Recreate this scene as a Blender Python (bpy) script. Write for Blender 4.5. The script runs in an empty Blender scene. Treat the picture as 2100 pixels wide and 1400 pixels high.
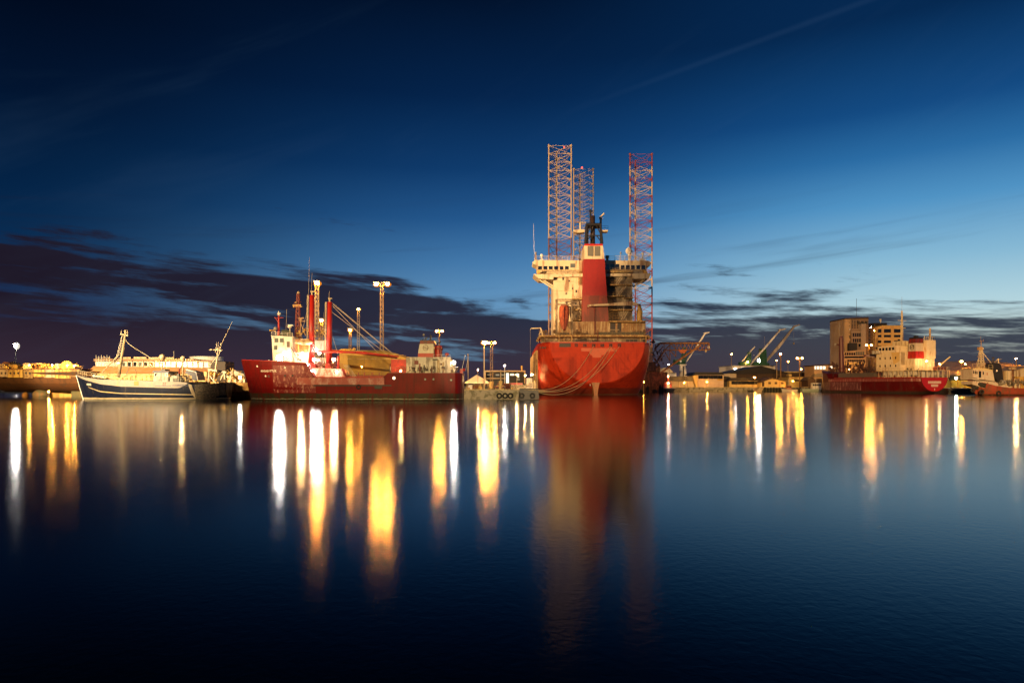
WAVE = .0034; WROUGH = .122
FL = dict(stern=1.2e6, stern2=2.0e6, legs=6e6, tank=0.9e5, fish=1.0e5, leftq=3.0e6, rust=1.1e6, rship=4e5, tug=5e5, rback=6.5e6, midq=1.8e6, shed=1.5e6)
import bpy, math, random
from mathutils import Vector, noise as mnoise
random.seed(7)
R = math.radians
S = bpy.context.scene
COL = S.collection
# ------------------------------------------------------------------ camera space helpers (24 mm lens, eye 3.2 m over the water, shifted up)
F, CX, HY, H = 1400.0, 1050.0, 790.0, 3.2
def X(px, Y): return (px - CX) * Y / F
def Z(py, Y): return H + (HY - py) * Y / F
def V(px, py, Y): return Vector((X(px, Y), Y, Z(py, Y)))

cam_d = bpy.data.cameras.new('camera'); cam = bpy.data.objects.new('camera', cam_d); COL.objects.link(cam)
cam.location = (0, 0, H); cam.rotation_euler = (R(90), 0, 0)
cam_d.lens = 24; cam_d.sensor_width = 36; cam_d.shift_y = 90 / 2100
cam_d.clip_start = 0.5; cam_d.clip_end = 30000
S.camera = cam
S.view_settings.view_transform = 'Standard'; S.view_settings.look = 'None'
S.view_settings.exposure = 0; S.view_settings.gamma = 1; S.view_settings.use_curve_mapping = False
cy = S.cycles
cy.use_denoising = True
try: cy.denoiser = 'OPENIMAGEDENOISE'
except Exception: pass
cy.max_bounces = 5; cy.diffuse_bounces = 2; cy.glossy_bounces = 3; cy.transmission_bounces = 2
cy.sample_clamp_indirect = 6; cy.use_light_tree = True
cy.caustics_reflective = False; cy.caustics_refractive = False
cy.use_adaptive_sampling = False

def lin(c): return tuple((v / 255 / 12.92) if v / 255 <= .04045 else ((v / 255 + .055) / 1.055) ** 2.4 for v in c)
def rgba(c): return (c[0], c[1], c[2], 1)

# ------------------------------------------------------------------ node helper
class NT:
    def __init__(s, nt): s.nt = nt
    def n(s, t, **k):
        nd = s.nt.nodes.new(t)
        for a, v in k.items(): setattr(nd, a, v)
        return nd
    def put(s, sock, v):
        if hasattr(v, 'is_output') or isinstance(v, bpy.types.NodeSocket): s.nt.links.new(v, sock)
        else: sock.default_value = v
    def m(s, op, a, b=None, c=None, clamp=False):
        nd = s.n('ShaderNodeMath', operation=op, use_clamp=clamp)
        s.put(nd.inputs[0], a)
        if b is not None: s.put(nd.inputs[1], b)
        if c is not None: s.put(nd.inputs[2], c)
        return nd.outputs[0]
    def ramp(s, fac, stops, interp='LINEAR'):
        nd = s.n('ShaderNodeValToRGB'); cr = nd.color_ramp; cr.interpolation = interp
        while len(cr.elements) > 1: cr.elements.remove(cr.elements[-1])
        stops = sorted(stops, key=lambda q: q[0])
        cr.elements[0].position = min(max(stops[0][0], 0), 1); cr.elements[0].color = rgba(stops[0][1])
        for p, c in stops[1:]:
            e = cr.elements.new(min(max(p, 0), 1)); e.color = rgba(c)
        s.put(nd.inputs[0], fac); return nd.outputs[0]
    def mix(s, f, a, b, mode='MIX'):
        nd = s.n('ShaderNodeMix', data_type='RGBA', blend_type=mode)
        s.put(nd.inputs[0], f); s.put(nd.inputs[6], rgba(a) if isinstance(a, tuple) else a); s.put(nd.inputs[7], rgba(b) if isinstance(b, tuple) else b)
        return nd.outputs[2]
    def sstep(s, v, a, b):
        nd = s.n('ShaderNodeMapRange', interpolation_type='SMOOTHSTEP')
        s.put(nd.inputs[0], v); s.put(nd.inputs[1], a); s.put(nd.inputs[2], b)
        return nd.outputs[0]
    def noise(s, vec, scale, detail=4, rough=.55, dist=0):
        nd = s.n('ShaderNodeTexNoise'); s.put(nd.inputs['Vector'], vec)
        nd.inputs['Scale'].default_value = scale; nd.inputs['Detail'].default_value = detail
        nd.inputs['Roughness'].default_value = rough; nd.inputs['Distortion'].default_value = dist
        return nd.outputs[0]
    def xyz(s, x, y, z):
        nd = s.n('ShaderNodeCombineXYZ'); s.put(nd.inputs[0], x); s.put(nd.inputs[1], y); s.put(nd.inputs[2], z); return nd.outputs[0]

# ------------------------------------------------------------------ sky: dusk afterglow beyond the frame's far side, streaked cloud bank
W = bpy.data.worlds.new('World'); S.world = W; W.use_nodes = True
wt = W.node_tree; wt.nodes.clear(); g = NT(wt)
tc = g.n('ShaderNodeTexCoord'); sp = g.n('ShaderNodeSeparateXYZ'); wt.links.new(tc.outputs['Generated'], sp.inputs[0])
x, y, z = sp.outputs
az = g.m('ARCTAN2', x, y); el = g.m('ARCSINE', g.m('ABSOLUTE', z))
def ye(py, c=1.0): return math.atan((790 - py) / 1400 * c) / 1.6
def rampY(c, st, top):
    return g.ramp(g.m('DIVIDE', el, 1.6), [(ye(py, c), lin(col)) for py, col in st] + [(1.0, lin(top))])
rL = rampY(.84, [(790, (48, 38, 50)), (700, (38, 38, 62)), (620, (26, 46, 82)), (500, (8, 43, 80)), (400, (3, 35, 70)), (200, (1, 19, 46)), (0, (0, 9, 28))], (0, 4, 14))
rC = rampY(1, [(790, (74, 88, 112)), (700, (100, 138, 168)), (620, (98, 148, 190)), (540, (68, 122, 172)), (450, (36, 88, 142)), (350, (15, 60, 110)), (200, (4, 36, 76)), (0, (1, 18, 44))], (0, 6, 20))
rR = rampY(.84, [(790, (204, 194, 176)), (700, (200, 214, 206)), (620, (178, 211, 221)), (520, (134, 184, 212)), (400, (80, 147, 196)), (300, (42, 108, 164)), (200, (18, 74, 130)), (0, (4, 40, 80))], (1, 14, 36))
azw = az
base = g.mix(g.sstep(azw, -.66, .02), rL, rC)
base = g.mix(g.sstep(azw, -.06, .52), base, rR)
base = g.mix(g.sstep(azw, 1.3, 2.4), base, rC)     # behind the viewer the glow fades again
base = g.mix(g.sstep(azw, -1.2, -2.6), base, rC)
# cloud bank
cn = g.noise(g.xyz(g.m('MULTIPLY', az, 2.6), g.m('ADD', g.m('MULTIPLY', el, 14.5), g.m('MULTIPLY', az, 1.5)), 3.7), 1.25, 7, .6, .35)
cn2 = g.noise(g.xyz(g.m('MULTIPLY', az, 5.5), g.m('ADD', g.m('MULTIPLY', el, 60), g.m('MULTIPLY', az, 2.5)), 9.1), 1.0, 6, .65, .2)
topE = g.m('ADD', g.m('MULTIPLY', g.sstep(az, -.3, .22), -.060), .154)
topE = g.m('ADD', topE, g.m('MULTIPLY', g.sstep(az, .44, .58), -.042))
topE = g.m('ADD', topE, g.m('MULTIPLY', g.sstep(az, -.5, -.2), .012))
bias = g.m('MINIMUM', g.m('DIVIDE', g.m('SUBTRACT', topE, el), .055), .66)
low = g.m('MULTIPLY', g.sstep(el, .05, .005), 1.2)
d = g.m('ADD', g.m('ADD', g.m('MULTIPLY', bias, .86), low), g.m('ADD', g.m('MULTIPLY', g.m('SUBTRACT', cn, .5), 4.6), g.m('MULTIPLY', g.m('SUBTRACT', cn2, .5), 3.0)))
dens = g.sstep(d, -.34, .5)
# thin dark streaks above the bank
sn = g.noise(g.xyz(g.m('MULTIPLY', az, 2.0), g.m('ADD', g.m('MULTIPLY', el, 34), g.m('MULTIPLY', az, -3.2)), 21.3), 1.1, 4, .55, .3)
wisp = g.m('MULTIPLY', g.sstep(sn, .53, .74), g.m('MULTIPLY', g.sstep(el, .30, .12), .4))
dens = g.m('MAXIMUM', dens, wisp)
cc = g.ramp(g.m('ADD', g.m('MULTIPLY', az, .75), .5), [(0.0, lin((30, 22, 34))), (.42, lin((34, 27, 44))), (.62, lin((27, 31, 54))), (1, lin((31, 40, 64)))])
hz = g.mix(g.sstep(el, .0, .12), lin((56, 42, 56)), cc)
cc = g.mix(g.sstep(az, .75, .1), cc, hz)
sky = g.mix(g.m('MULTIPLY', dens, .95), base, cc)
# faint high haze streaks and the old vapour trail climbing towards the glow
hn = g.noise(g.xyz(g.m('MULTIPLY', az, 1.6), g.m('ADD', g.m('MULTIPLY', el, 8), g.m('MULTIPLY', az, -3.5)), 33.0), 1.4, 4, .6, .6)
sky = g.mix(g.m('MULTIPLY', g.sstep(hn, .5, .9), .03), sky, lin((120, 160, 205)))
p1 = Vector((50 / 1400, 1, 535 / 1400)); p2 = Vector((720 / 1400, 1, 785 / 1400)); nn = p1.cross(p2).normalized()
dp = g.n('ShaderNodeVectorMath', operation='DOT_PRODUCT'); wt.links.new(tc.outputs['Generated'], dp.inputs[0]); dp.inputs[1].default_value = nn
trail = g.sstep(g.m('ABSOLUTE', dp.outputs['Value']), .0055, .0)
trail = g.m('MULTIPLY', g.m('MULTIPLY', trail, g.m('GREATER_THAN', y, 0)), g.m('MULTIPLY', g.sstep(az, .02, .34), .02))
sky = g.mix(trail, sky, lin((120, 170, 220)))
ns = g.n('ShaderNodeTexSky', sky_type='NISHITA'); ns.sun_disc = False
ns.sun_elevation = R(-4); ns.sun_rotation = R(62)
bg = g.n('ShaderNodeBackground'); wt.links.new(sky, bg.inputs[0]); bg.inputs[1].default_value = 1.0
bg2 = g.n('ShaderNodeBackground'); wt.links.new(ns.outputs[0], bg2.inputs[0]); bg2.inputs[1].default_value = .02
ad = g.n('ShaderNodeAddShader'); wt.links.new(bg.outputs[0], ad.inputs[0]); wt.links.new(bg2.outputs[0], ad.inputs[1])
wo = g.n('ShaderNodeOutputWorld'); wt.links.new(ad.outputs[0], wo.inputs[0])

# ------------------------------------------------------------------ materials
MATS = {}
def mat(name, col, rough=.6, metal=0.0, stain=None, amt=.35, scale=.5, streak=6.0, bump=0.0, mott=.25, spec=.5, edge=.12):
    """painted or bare surface: mottled colour, vertical run-down stains"""
    if name in MATS: return MATS[name]
    m = bpy.data.materials.new(name); m.use_nodes = True; t = m.node_tree; t.nodes.clear(); q = NT(t)
    b = q.n('ShaderNodeBsdfPrincipled'); o = q.n('ShaderNodeOutputMaterial'); t.links.new(b.outputs[0], o.inputs[0])
    c = q.n('ShaderNodeTexCoord').outputs['Object']
    n1 = q.noise(c, scale * 1.7, 5, .6)
    colr = q.mix(q.m('MULTIPLY', q.m('SUBTRACT', n1, .25), 1.0, clamp=True), tuple(v * (1 - mott) for v in col), tuple(min(1, v * (1 + mott)) for v in col))
    if stain:
        mp = q.n('ShaderNodeMapping'); t.links.new(c, mp.inputs[0]); mp.inputs['Scale'].default_value = (1, 1, 1 / streak)
        n2 = q.noise(mp.outputs[0], scale * 2.3, 6, .65, .3)
        f = q.sstep(n2, .62 - amt * .4, .62 - amt * .4 + edge)
        f = q.m('MULTIPLY', f, q.m('ADD', q.m('MULTIPLY', n1, .9), .3, clamp=True))
        colr = q.mix(f, colr, stain)
    q.put(b.inputs['Base Color'], colr)
    b.inputs['Roughness'].default_value = rough; b.inputs['Metallic'].default_value = metal
    b.inputs['Specular IOR Level'].default_value = spec
    if bump:
        bp = q.n('ShaderNodeBump'); bp.inputs['Strength'].default_value = .5; bp.inputs['Distance'].default_value = bump
        t.links.new(q.noise(c, scale * 5, 3, .6), bp.inputs['Height']); t.links.new(bp.outputs[0], b.inputs['Normal'])
    MATS[name] = m; return m

def hull_mat(name, bands, rough=.45, stain=(.05, .03, .02), amt=.3, scale=.45, plates=0.0, wob=.12):
    """ship side: paint bands by height, seams, dents and rust runs.  bands = [(z_low, colour), ...]"""
    m = bpy.data.materials.new(name); m.use_nodes = True; t = m.node_tree; t.nodes.clear(); q = NT(t)
    b = q.n('ShaderNodeBsdfPrincipled'); o = q.n('ShaderNodeOutputMaterial'); t.links.new(b.outputs[0], o.inputs[0])
    geo = q.n('ShaderNodeNewGeometry').outputs['Position']
    s3 = q.n('ShaderNodeSeparateXYZ'); t.links.new(geo, s3.inputs[0])
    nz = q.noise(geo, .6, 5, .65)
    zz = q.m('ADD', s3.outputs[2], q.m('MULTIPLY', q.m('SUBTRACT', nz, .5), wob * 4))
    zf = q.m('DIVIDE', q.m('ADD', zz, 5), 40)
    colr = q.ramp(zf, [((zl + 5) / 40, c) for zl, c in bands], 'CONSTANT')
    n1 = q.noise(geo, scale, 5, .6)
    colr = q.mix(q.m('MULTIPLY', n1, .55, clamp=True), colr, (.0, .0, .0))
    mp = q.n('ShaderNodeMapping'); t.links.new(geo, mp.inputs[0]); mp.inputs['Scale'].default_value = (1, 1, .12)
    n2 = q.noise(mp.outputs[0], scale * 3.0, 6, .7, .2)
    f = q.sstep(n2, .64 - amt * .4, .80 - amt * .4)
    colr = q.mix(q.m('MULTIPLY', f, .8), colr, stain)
    if plates:
        vx = q.m('ABSOLUTE', q.m('SUBTRACT', q.m('FRACT', q.m('MULTIPLY', q.m('ADD', s3.outputs[0], s3.outputs[1]), 1 / plates)), .5))
        seam = q.m('MULTIPLY', q.m('GREATER_THAN', vx, .485), .35)
        colr = q.mix(seam, colr, tuple(v * .4 for v in bands[-1][1]))
    if plates:
        vz = q.m('ABSOLUTE', q.m('SUBTRACT', q.m('FRACT', q.m('MULTIPLY', s3.outputs[2], 1 / 2.4)), .5))
        colr = q.mix(q.m('MULTIPLY', q.m('GREATER_THAN', vz, .48), .3), colr, tuple(v * .4 for v in bands[-1][1]))
    q.put(b.inputs['Base Color'], colr)
    b.inputs['Roughness'].default_value = rough; b.inputs['Specular IOR Level'].default_value = .18
    bp = q.n('ShaderNodeBump'); bp.inputs['Strength'].default_value = .6; bp.inputs['Distance'].default_value = .05
    n3 = q.noise(geo, .35, 3, .55); t.links.new(n3, bp.inputs['Height']); t.links.new(bp.outputs[0], b.inputs['Normal'])
    MATS[name] = m; return m

def glow(name, col, strength):
    if name in MATS: return MATS[name]
    m = bpy.data.materials.new(name); m.use_nodes = True; t = m.node_tree; t.nodes.clear()
    e = t.nodes.new('ShaderNodeEmission'); o = t.nodes.new('ShaderNodeOutputMaterial'); t.links.new(e.outputs[0], o.inputs[0])
    e.inputs[0].default_value = rgba(col); e.inputs[1].default_value = strength
    MATS[name] = m; return m

RUST = (.16, .055, .015)
CREAM = mat('cream_paint', (.62, .52, .33), .55, stain=RUST, amt=.33, scale=.22, streak=7)
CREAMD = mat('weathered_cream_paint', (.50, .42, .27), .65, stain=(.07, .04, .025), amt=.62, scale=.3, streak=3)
RUSTC = mat('rusty_cream_rail', (.62, .46, .16), .6, stain=RUST, amt=.55, scale=.9, streak=1)
WHITE = mat('white_paint', (.74, .72, .66), .5, stain=(.25, .18, .12), amt=.2, scale=.4)
WHITEW = mat('worn_white_paint', (.56, .53, .47), .6, stain=(.12, .07, .05), amt=.42, scale=.6, streak=4)
RED = mat('red_paint', (.42, .018, .010), .42, stain=(.13, .012, .01), amt=.25, scale=.5)
FRED = mat('faded_red_paint', (.36, .05, .02), .5, stain=(.15, .03, .015), amt=.45, scale=.3, streak=5)
DRED = mat('dark_red_paint', (.17, .015, .012), .5, stain=(.05, .02, .015), amt=.35)
ORANGE = mat('orange_plastic', (.62, .13, .04), .4, stain=(.2, .05, .02), amt=.3)
BLACK = mat('black_steel', (.015, .013, .012), .5)
DARK = mat('dark_steel', (.05, .045, .04), .6)
GREY = mat('grey_steel', (.28, .27, .25), .55, stain=RUST, amt=.2)
GALV = mat('galvanised_steel', (.42, .40, .36), .45)
YEL = mat('yellow_paint', (.62, .40, .08), .5, stain=RUST, amt=.35, scale=.8)
TAN = mat('tan_paint', (.50, .38, .22), .6, stain=(.2, .1, .05), amt=.3)
RUSTM = mat('rusty_steel', (.22, .085, .03), .8, stain=(.06, .025, .01), amt=.5, scale=.5, streak=2)
GREEN = mat('green_paint', (.014, .085, .038), .5)
GLASS = mat('dark_window_glass', (.012, .014, .018), .12, mott=.1)
GLASSW = mat('pale_window_glass', (.12, .14, .13), .2, mott=.3)
RUB = mat('black_rubber', (.012, .012, .012), .85)
CONC = mat('pale_concrete', (.34, .32, .27), .85, stain=(.10, .09, .07), amt=.3, scale=.12, streak=1, bump=.02)
WALLC = mat('quay_wall_concrete', (.36, .33, .25), .85, stain=(.10, .10, .05), amt=.4, scale=.3, streak=1, bump=.05)
ROPE = mat('mooring_rope_fibre', (.80, .62, .30), .8)
CABLE = mat('steel_cable', (.34, .28, .2), .5)

# ------------------------------------------------------------------ mesh builder
class MB:
    def __init__(s, xf=None): s.v = []; s.f = []; s.xf = xf
    def add(s, vs, fs):
        o = len(s.v)
        s.v += [Vector(s.xf(*p)) if s.xf else Vector(p) for p in vs]
        s.f += [tuple(i + o for i in f) for f in fs]; return s
    def box(s, x0, x1, y0, y1, z0, z1):
        x0, x1 = min(x0, x1), max(x0, x1); y0, y1 = min(y0, y1), max(y0, y1); z0, z1 = min(z0, z1), max(z0, z1)
        return s.add([(x0, y0, z0), (x1, y0, z0), (x1, y1, z0), (x0, y1, z0), (x0, y0, z1), (x1, y0, z1), (x1, y1, z1), (x0, y1, z1)],
                     [(0, 3, 2, 1), (4, 5, 6, 7), (0, 1, 5, 4), (1, 2, 6, 5), (2, 3, 7, 6), (3, 0, 4, 7)])
    def pbox(s, px0, px1, py0, py1, Y, d):      # front face seen at px/py, depth d behind it
        return s.box(X(px0, Y), X(px1, Y), Y, Y + d, Z(py1, Y), Z(py0, Y))
    def bar(s, p, q, r, n=6, r2=None):
        p, q = Vector(p), Vector(q); a = q - p
        if a.length < 1e-6: return s
        a.normalize(); u = a.cross(Vector((0, 0, 1)) if abs(a.z) < .9 else Vector((1, 0, 0))).normalized(); w = a.cross(u)
        r2 = r if r2 is None else r2; vs = []
        for c, rr in ((p, r), (q, r2)):
            for k in range(n):
                t = 2 * math.pi * (k + .5) / n; vs.append(c + u * math.cos(t) * rr + w * math.sin(t) * rr)
        fs = [(k, (k + 1) % n, n + (k + 1) % n, n + k) for k in range(n)] + [tuple(range(n - 1, -1, -1)), tuple(range(n, 2 * n))]
        return s.add([tuple(v) for v in vs], fs)
    def pbar(s, a, b, r, n=6, r2=None): return s.bar(V(*a), V(*b), r, n, r2)
    def path(s, pts, r, n=5):
        for a, b in zip(pts, pts[1:]): s.bar(a, b, r, n)
        return s
    def ball(s, c, r, sx=1, sy=1, sz=1, nu=12, nv=8, v0=-.5, v1=.5):
        vs = []; fs = []
        for j in range(nv + 1):
            t = math.pi * (v0 + (v1 - v0) * j / nv)
            for k in range(nu):
                a = 2 * math.pi * k / nu
                vs.append((c[0] + r * sx * math.cos(t) * math.cos(a), c[1] + r * sy * math.cos(t) * math.sin(a), c[2] + r * sz * math.sin(t)))
        for j in range(nv):
            for k in range(nu): fs.append((j * nu + k, j * nu + (k + 1) % nu, (j + 1) * nu + (k + 1) % nu, (j + 1) * nu + k))
        fs.append(tuple(range(nu - 1, -1, -1))); fs.append(tuple(nv * nu + k for k in range(nu)))
        return s.add(vs, fs)
    def cyl(s, c, r, z0, z1, n=16, r2=None): return s.bar((c[0], c[1], z0), (c[0], c[1], z1), r, n, r2)
    def prism(s, poly, y0, y1):                 # polygon in x,z pushed from y0 to y1
        n = len(poly)
        return s.add([(a, y0, b) for a, b in poly] + [(a, y1, b) for a, b in poly],
                     [tuple(range(n)), tuple(range(2 * n - 1, n - 1, -1))] + [(k, k + n, (k + 1) % n + n, (k + 1) % n) for k in range(n)])
    def pprism(s, poly, Y, d): return s.prism([(X(a, Y), Z(b, Y)) for a, b in poly], Y, Y + d)
    def prismx(s, poly, x0, x1):                # polygon in y,z pushed along x
        n = len(poly)
        return s.add([(x0, a, b) for a, b in poly] + [(x1, a, b) for a, b in poly],
                     [tuple(range(n)), tuple(range(2 * n - 1, n - 1, -1))] + [(k, k + n, (k + 1) % n + n, (k + 1) % n) for k in range(n)])
    def torus(s, c, Rr, r, ax='y', n=16, m=6):
        vs = []; fs = []
        for i in range(n):
            a = 2 * math.pi * i / n
            for j in range(m):
                b = 2 * math.pi * j / m; rr = Rr + r * math.cos(b); h = r * math.sin(b)
                if ax == 'y': vs.append((c[0] + rr * math.cos(a), c[1] + h, c[2] + rr * math.sin(a)))
                else: vs.append((c[0] + rr * math.cos(a), c[1] + rr * math.sin(a), c[2] + h))
        for i in range(n):
            for j in range(m): fs.append((i * m + j, ((i + 1) % n) * m + j, ((i + 1) % n) * m + (j + 1) % m, i * m + (j + 1) % m))
        return s.add(vs, fs)
    def lattice(s, p, q, w, n, rc, rb, sides=4, u=None, wd=None):   # mast of chords and crossed braces
        p, q = Vector(p), Vector(q); a = (q - p).normalized()
        u = Vector(u) if u else (Vector((1, 0, 0)) if abs(a.x) < .8 else Vector((0, 1, 0)))
        u = (u - a * u.dot(a)).normalized(); v = a.cross(u)
        w2 = w if not isinstance(w, tuple) else w[1]; w1 = w if not isinstance(w, tuple) else w[0]
        offs = [(-.5, -.5), (.5, -.5), (.5, .5), (-.5, .5)] if sides == 4 else [(-.5, -.29), (.5, -.29), (-.1, .58)]
        def pt(k, t):
            ww = w1 + (w2 - w1) * t; o = offs[k]; return p + (q - p) * t + u * o[0] * ww + v * o[1] * ww * (wd or 1)
        for k in range(sides):
            s.bar(pt(k, 0), pt(k, 1), rc, 6); k2 = (k + 1) % sides
            for i in range(n):
                t0, t1 = i / n, (i + 1) / n
                s.bar(pt(k, t0), pt(k2, t1), rb, 4); s.bar(pt(k2, t0), pt(k, t1), rb, 4)
                if sides == 3 or i == n - 1: s.bar(pt(k, t1), pt(k2, t1), rb, 4)
        return s

def world_loc(o):
    v = Vector((0, 0, 0))
    while o is not None: v += o.location; o = o.parent
    return v
def link(name, mb, m, parent=None, loc=None, smooth=False):
    me = bpy.data.meshes.new(name); off = world_loc(parent) if parent else Vector(loc or (0, 0, 0))
    me.from_pydata([tuple(v - off) for v in mb.v], [], mb.f); me.materials.append(m)
    if smooth: me.polygons.foreach_set('use_smooth', [True] * len(me.polygons))
    me.update()
    o = bpy.data.objects.new(name, me); COL.objects.link(o)
    if parent: o.parent = parent
    elif loc: o.location = loc
    return o
def tag(o, label=None, cat=None, group=None, kind=None):
    if label: o['label'] = label
    if cat: o['category'] = cat
    if group: o['group'] = group
    if kind: o['kind'] = kind
    return o
def thing(name, label, cat, loc, group=None):
    o = bpy.data.objects.new(name, None); COL.objects.link(o); o.location = loc; o.empty_display_size = .5
    return tag(o, label, cat, group)
def part(name, mb, m, parent, label=None, smooth=False):
    o = link(name, mb, m, parent, smooth=smooth)
    if label: o['label'] = label
    return o
def solo(name, mb, m, label, cat, loc, group=None, smooth=False): return tag(link(name, mb, m, None, loc, smooth), label, cat, group)
def struct(name, mb, m, smooth=False): return tag(link(name, mb, m, smooth=smooth), kind='structure')

def rail(name, pts, h, m, parent, step=1.6, r=.035, rows=2):
    b = MB(); pts = [Vector(p) for p in pts]
    for a, c in zip(pts, pts[1:]):
        L = (c - a).length; k = max(1, round(L / step))
        for i in range(k + 1):
            p = a + (c - a) * i / k; b.bar(p, p + Vector((0, 0, h)), r, 4)
        for j in range(rows):
            dz = Vector((0, 0, h * (j + 1) / rows)); b.bar(a + dz, c + dz, r, 4)
    return part(name, b, m, parent)

def window(parent, px0, px1, py0, py1, Y, m=None, fm=None, name='window', fr=.07):
    x0, x1, z0, z1 = X(px0, Y), X(px1, Y), Z(py1, Y), Z(py0, Y)
    b = MB()
    b.box(x0 - fr, x1 + fr, Y - .06, Y - .003, z1, z1 + fr); b.box(x0 - fr, x1 + fr, Y - .06, Y - .003, z0 - fr, z0)
    b.box(x0 - fr, x0, Y - .06, Y - .003, z0, z1); b.box(x1, x1 + fr, Y - .06, Y - .003, z0, z1)
    w = part(name, b, fm or WHITE, parent)
    part('pane', MB().box(x0, x1, Y - .03, Y - .004, z0, z1), m or GLASS, w)
    return w

_tc = {}
def glyphs(s, bold=0.0):
    """outline lettering as flat faces, width 1, with its height"""
    if (s, bold) in _tc: return _tc[(s, bold)]
    cu = bpy.data.curves.new('lettering', 'FONT'); cu.body = s; cu.resolution_u = 3; cu.offset = bold
    o = bpy.data.objects.new('lettering', cu); COL.objects.link(o)
    bpy.context.view_layer.update()
    me = bpy.data.meshes.new_from_object(o.evaluated_get(bpy.context.evaluated_depsgraph_get()))
    vs = [v.co.copy() for v in me.vertices]; fs = [tuple(p.vertices) for p in me.polygons]
    bpy.data.objects.remove(o); bpy.data.curves.remove(cu); bpy.data.meshes.remove(me)
    x0, x1 = min(v.x for v in vs), max(v.x for v in vs); y0, y1 = min(v.y for v in vs), max(v.y for v in vs)
    _tc[(s, bold)] = ([((v.x - x0) / (x1 - x0), (v.y - y0) / (y1 - y0)) for v in vs], fs)
    return _tc[(s, bold)]
def lettering(s, mapper, m, parent, name='lettering', bold=.012):
    vs, fs = glyphs(s, bold); b = MB(); b.add([mapper(u, v) for u, v in vs], fs)
    return part(name, b, m, parent)

# ------------------------------------------------------------------ ship hull lofting
def lerp(tab, s):
    if s <= tab[0][0]: return tab[0][1]
    for (a, va), (b, vb) in zip(tab, tab[1:]):
        if s <= b: return va + (vb - va) * (s - a) / (b - a)
    return tab[-1][1]
class Hull:
    """s runs along the keel from origin along dir, w is sideways, sections are superellipses"""
    def __init__(s, origin, ang, hb, zt, zb, n, zr, rake=(0, 1), L=None, stn=None):
        s.o = Vector((origin[0], origin[1], 0)); s.d = Vector((math.cos(ang), math.sin(ang), 0)); s.p = Vector((math.sin(ang), -math.cos(ang), 0))
        s.hb, s.zt, s.zb, s.n, s.zr, s.rake, s.L, s.stn = hb, zt, zb, n, zr, rake, L, stn
    def half(s, t, z):
        zb = lerp(s.zb, t); a = min(max((s.zr - z) / (s.zr - zb), 0), 1); n = lerp(s.n, t)
        return lerp(s.hb, t) * max(0, 1 - a ** n) ** (1 / n)
    def pt(s, t, w, z):
        rk = s.rake[0] * max(0, 1 - t / s.rake[1]) * (1 - min(max(z / s.zr, -.3), 1))
        return s.o + s.d * (t + rk) + s.p * w + Vector((0, 0, z))
    def side(s, t, z, off=0, sgn=1): return s.pt(t, sgn * (s.half(t, z) + off), z)
    def stations(s, a, b):
        k = sorted(set([t for t, _ in s.hb] + [t for t, _ in s.zt] + [s.L * i / 60 for i in range(61)]))
        return [a] + [t for t in k if a + .01 < t < b - .01] + [b]
    def shell(s, nz=18, deck=0.0):
        b = MB(); st = s.stations(0, s.L); rows = []
        for t in st:
            zt, zb = lerp(s.zt, t), lerp(s.zb, t); row = []
            for j in range(nz + 1):
                z = zb + (zt - zb) * (math.sin(math.pi / 2 * j / nz) if zb > -1.5 and lerp(s.n, t) > 1.6 and False else (j / nz) ** 1.4)
                row.append(z)
            rows.append([s.pt(t, -s.half(t, z), z) for z in reversed(row)] + [s.pt(t, s.half(t, z), z) for z in row])
        m = len(rows[0]); b.add([p for r in rows for p in r], [])
        fs = []
        for i in range(len(st) - 1):
            for j in range(m - 1):
                if j == nz: continue
                fs.append((i * m + j, (i + 1) * m + j, (i + 1) * m + j + 1, i * m + j + 1))
            a0, a1 = i * m, (i + 1) * m
            if deck == 0: fs.append((a0 + m - 1, a1 + m - 1, a1, a0))
        fs.append(tuple(range(m))); e = (len(st) - 1) * m; fs.append(tuple(e + k for k in range(m - 1, -1, -1)))
        b.f += fs; return b
    def strip(s, a, b_, zlo, zhi, off=.03, sides=(1, -1), thick=None):
        b = MB(); st = s.stations(a, b_)
        for sg in sides:
            vs = []
            for t in st:
                l, h = zlo(t), zhi(t); sm = [l + (h - l) * k / 3 for k in range(4)]
                for z in sm: vs.append(s.side(t, z, off, sg))
                if thick is not None:
                    vs.append(s.side(t, h, -thick, sg)); vs.append(s.side(t, l, -thick, sg))
            m = 4 if thick is None else 6; fs = []
            for i in range(len(st) - 1):
                for k in range(m if thick is not None else m - 1):
                    fs.append((i * m + k, (i + 1) * m + k, (i + 1) * m + (k + 1) % m, i * m + (k + 1) % m))
            b.add(vs, fs)
        return b

MASTM = mat('mast_ochre_steel', (.20, .12, .04), .6)
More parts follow.
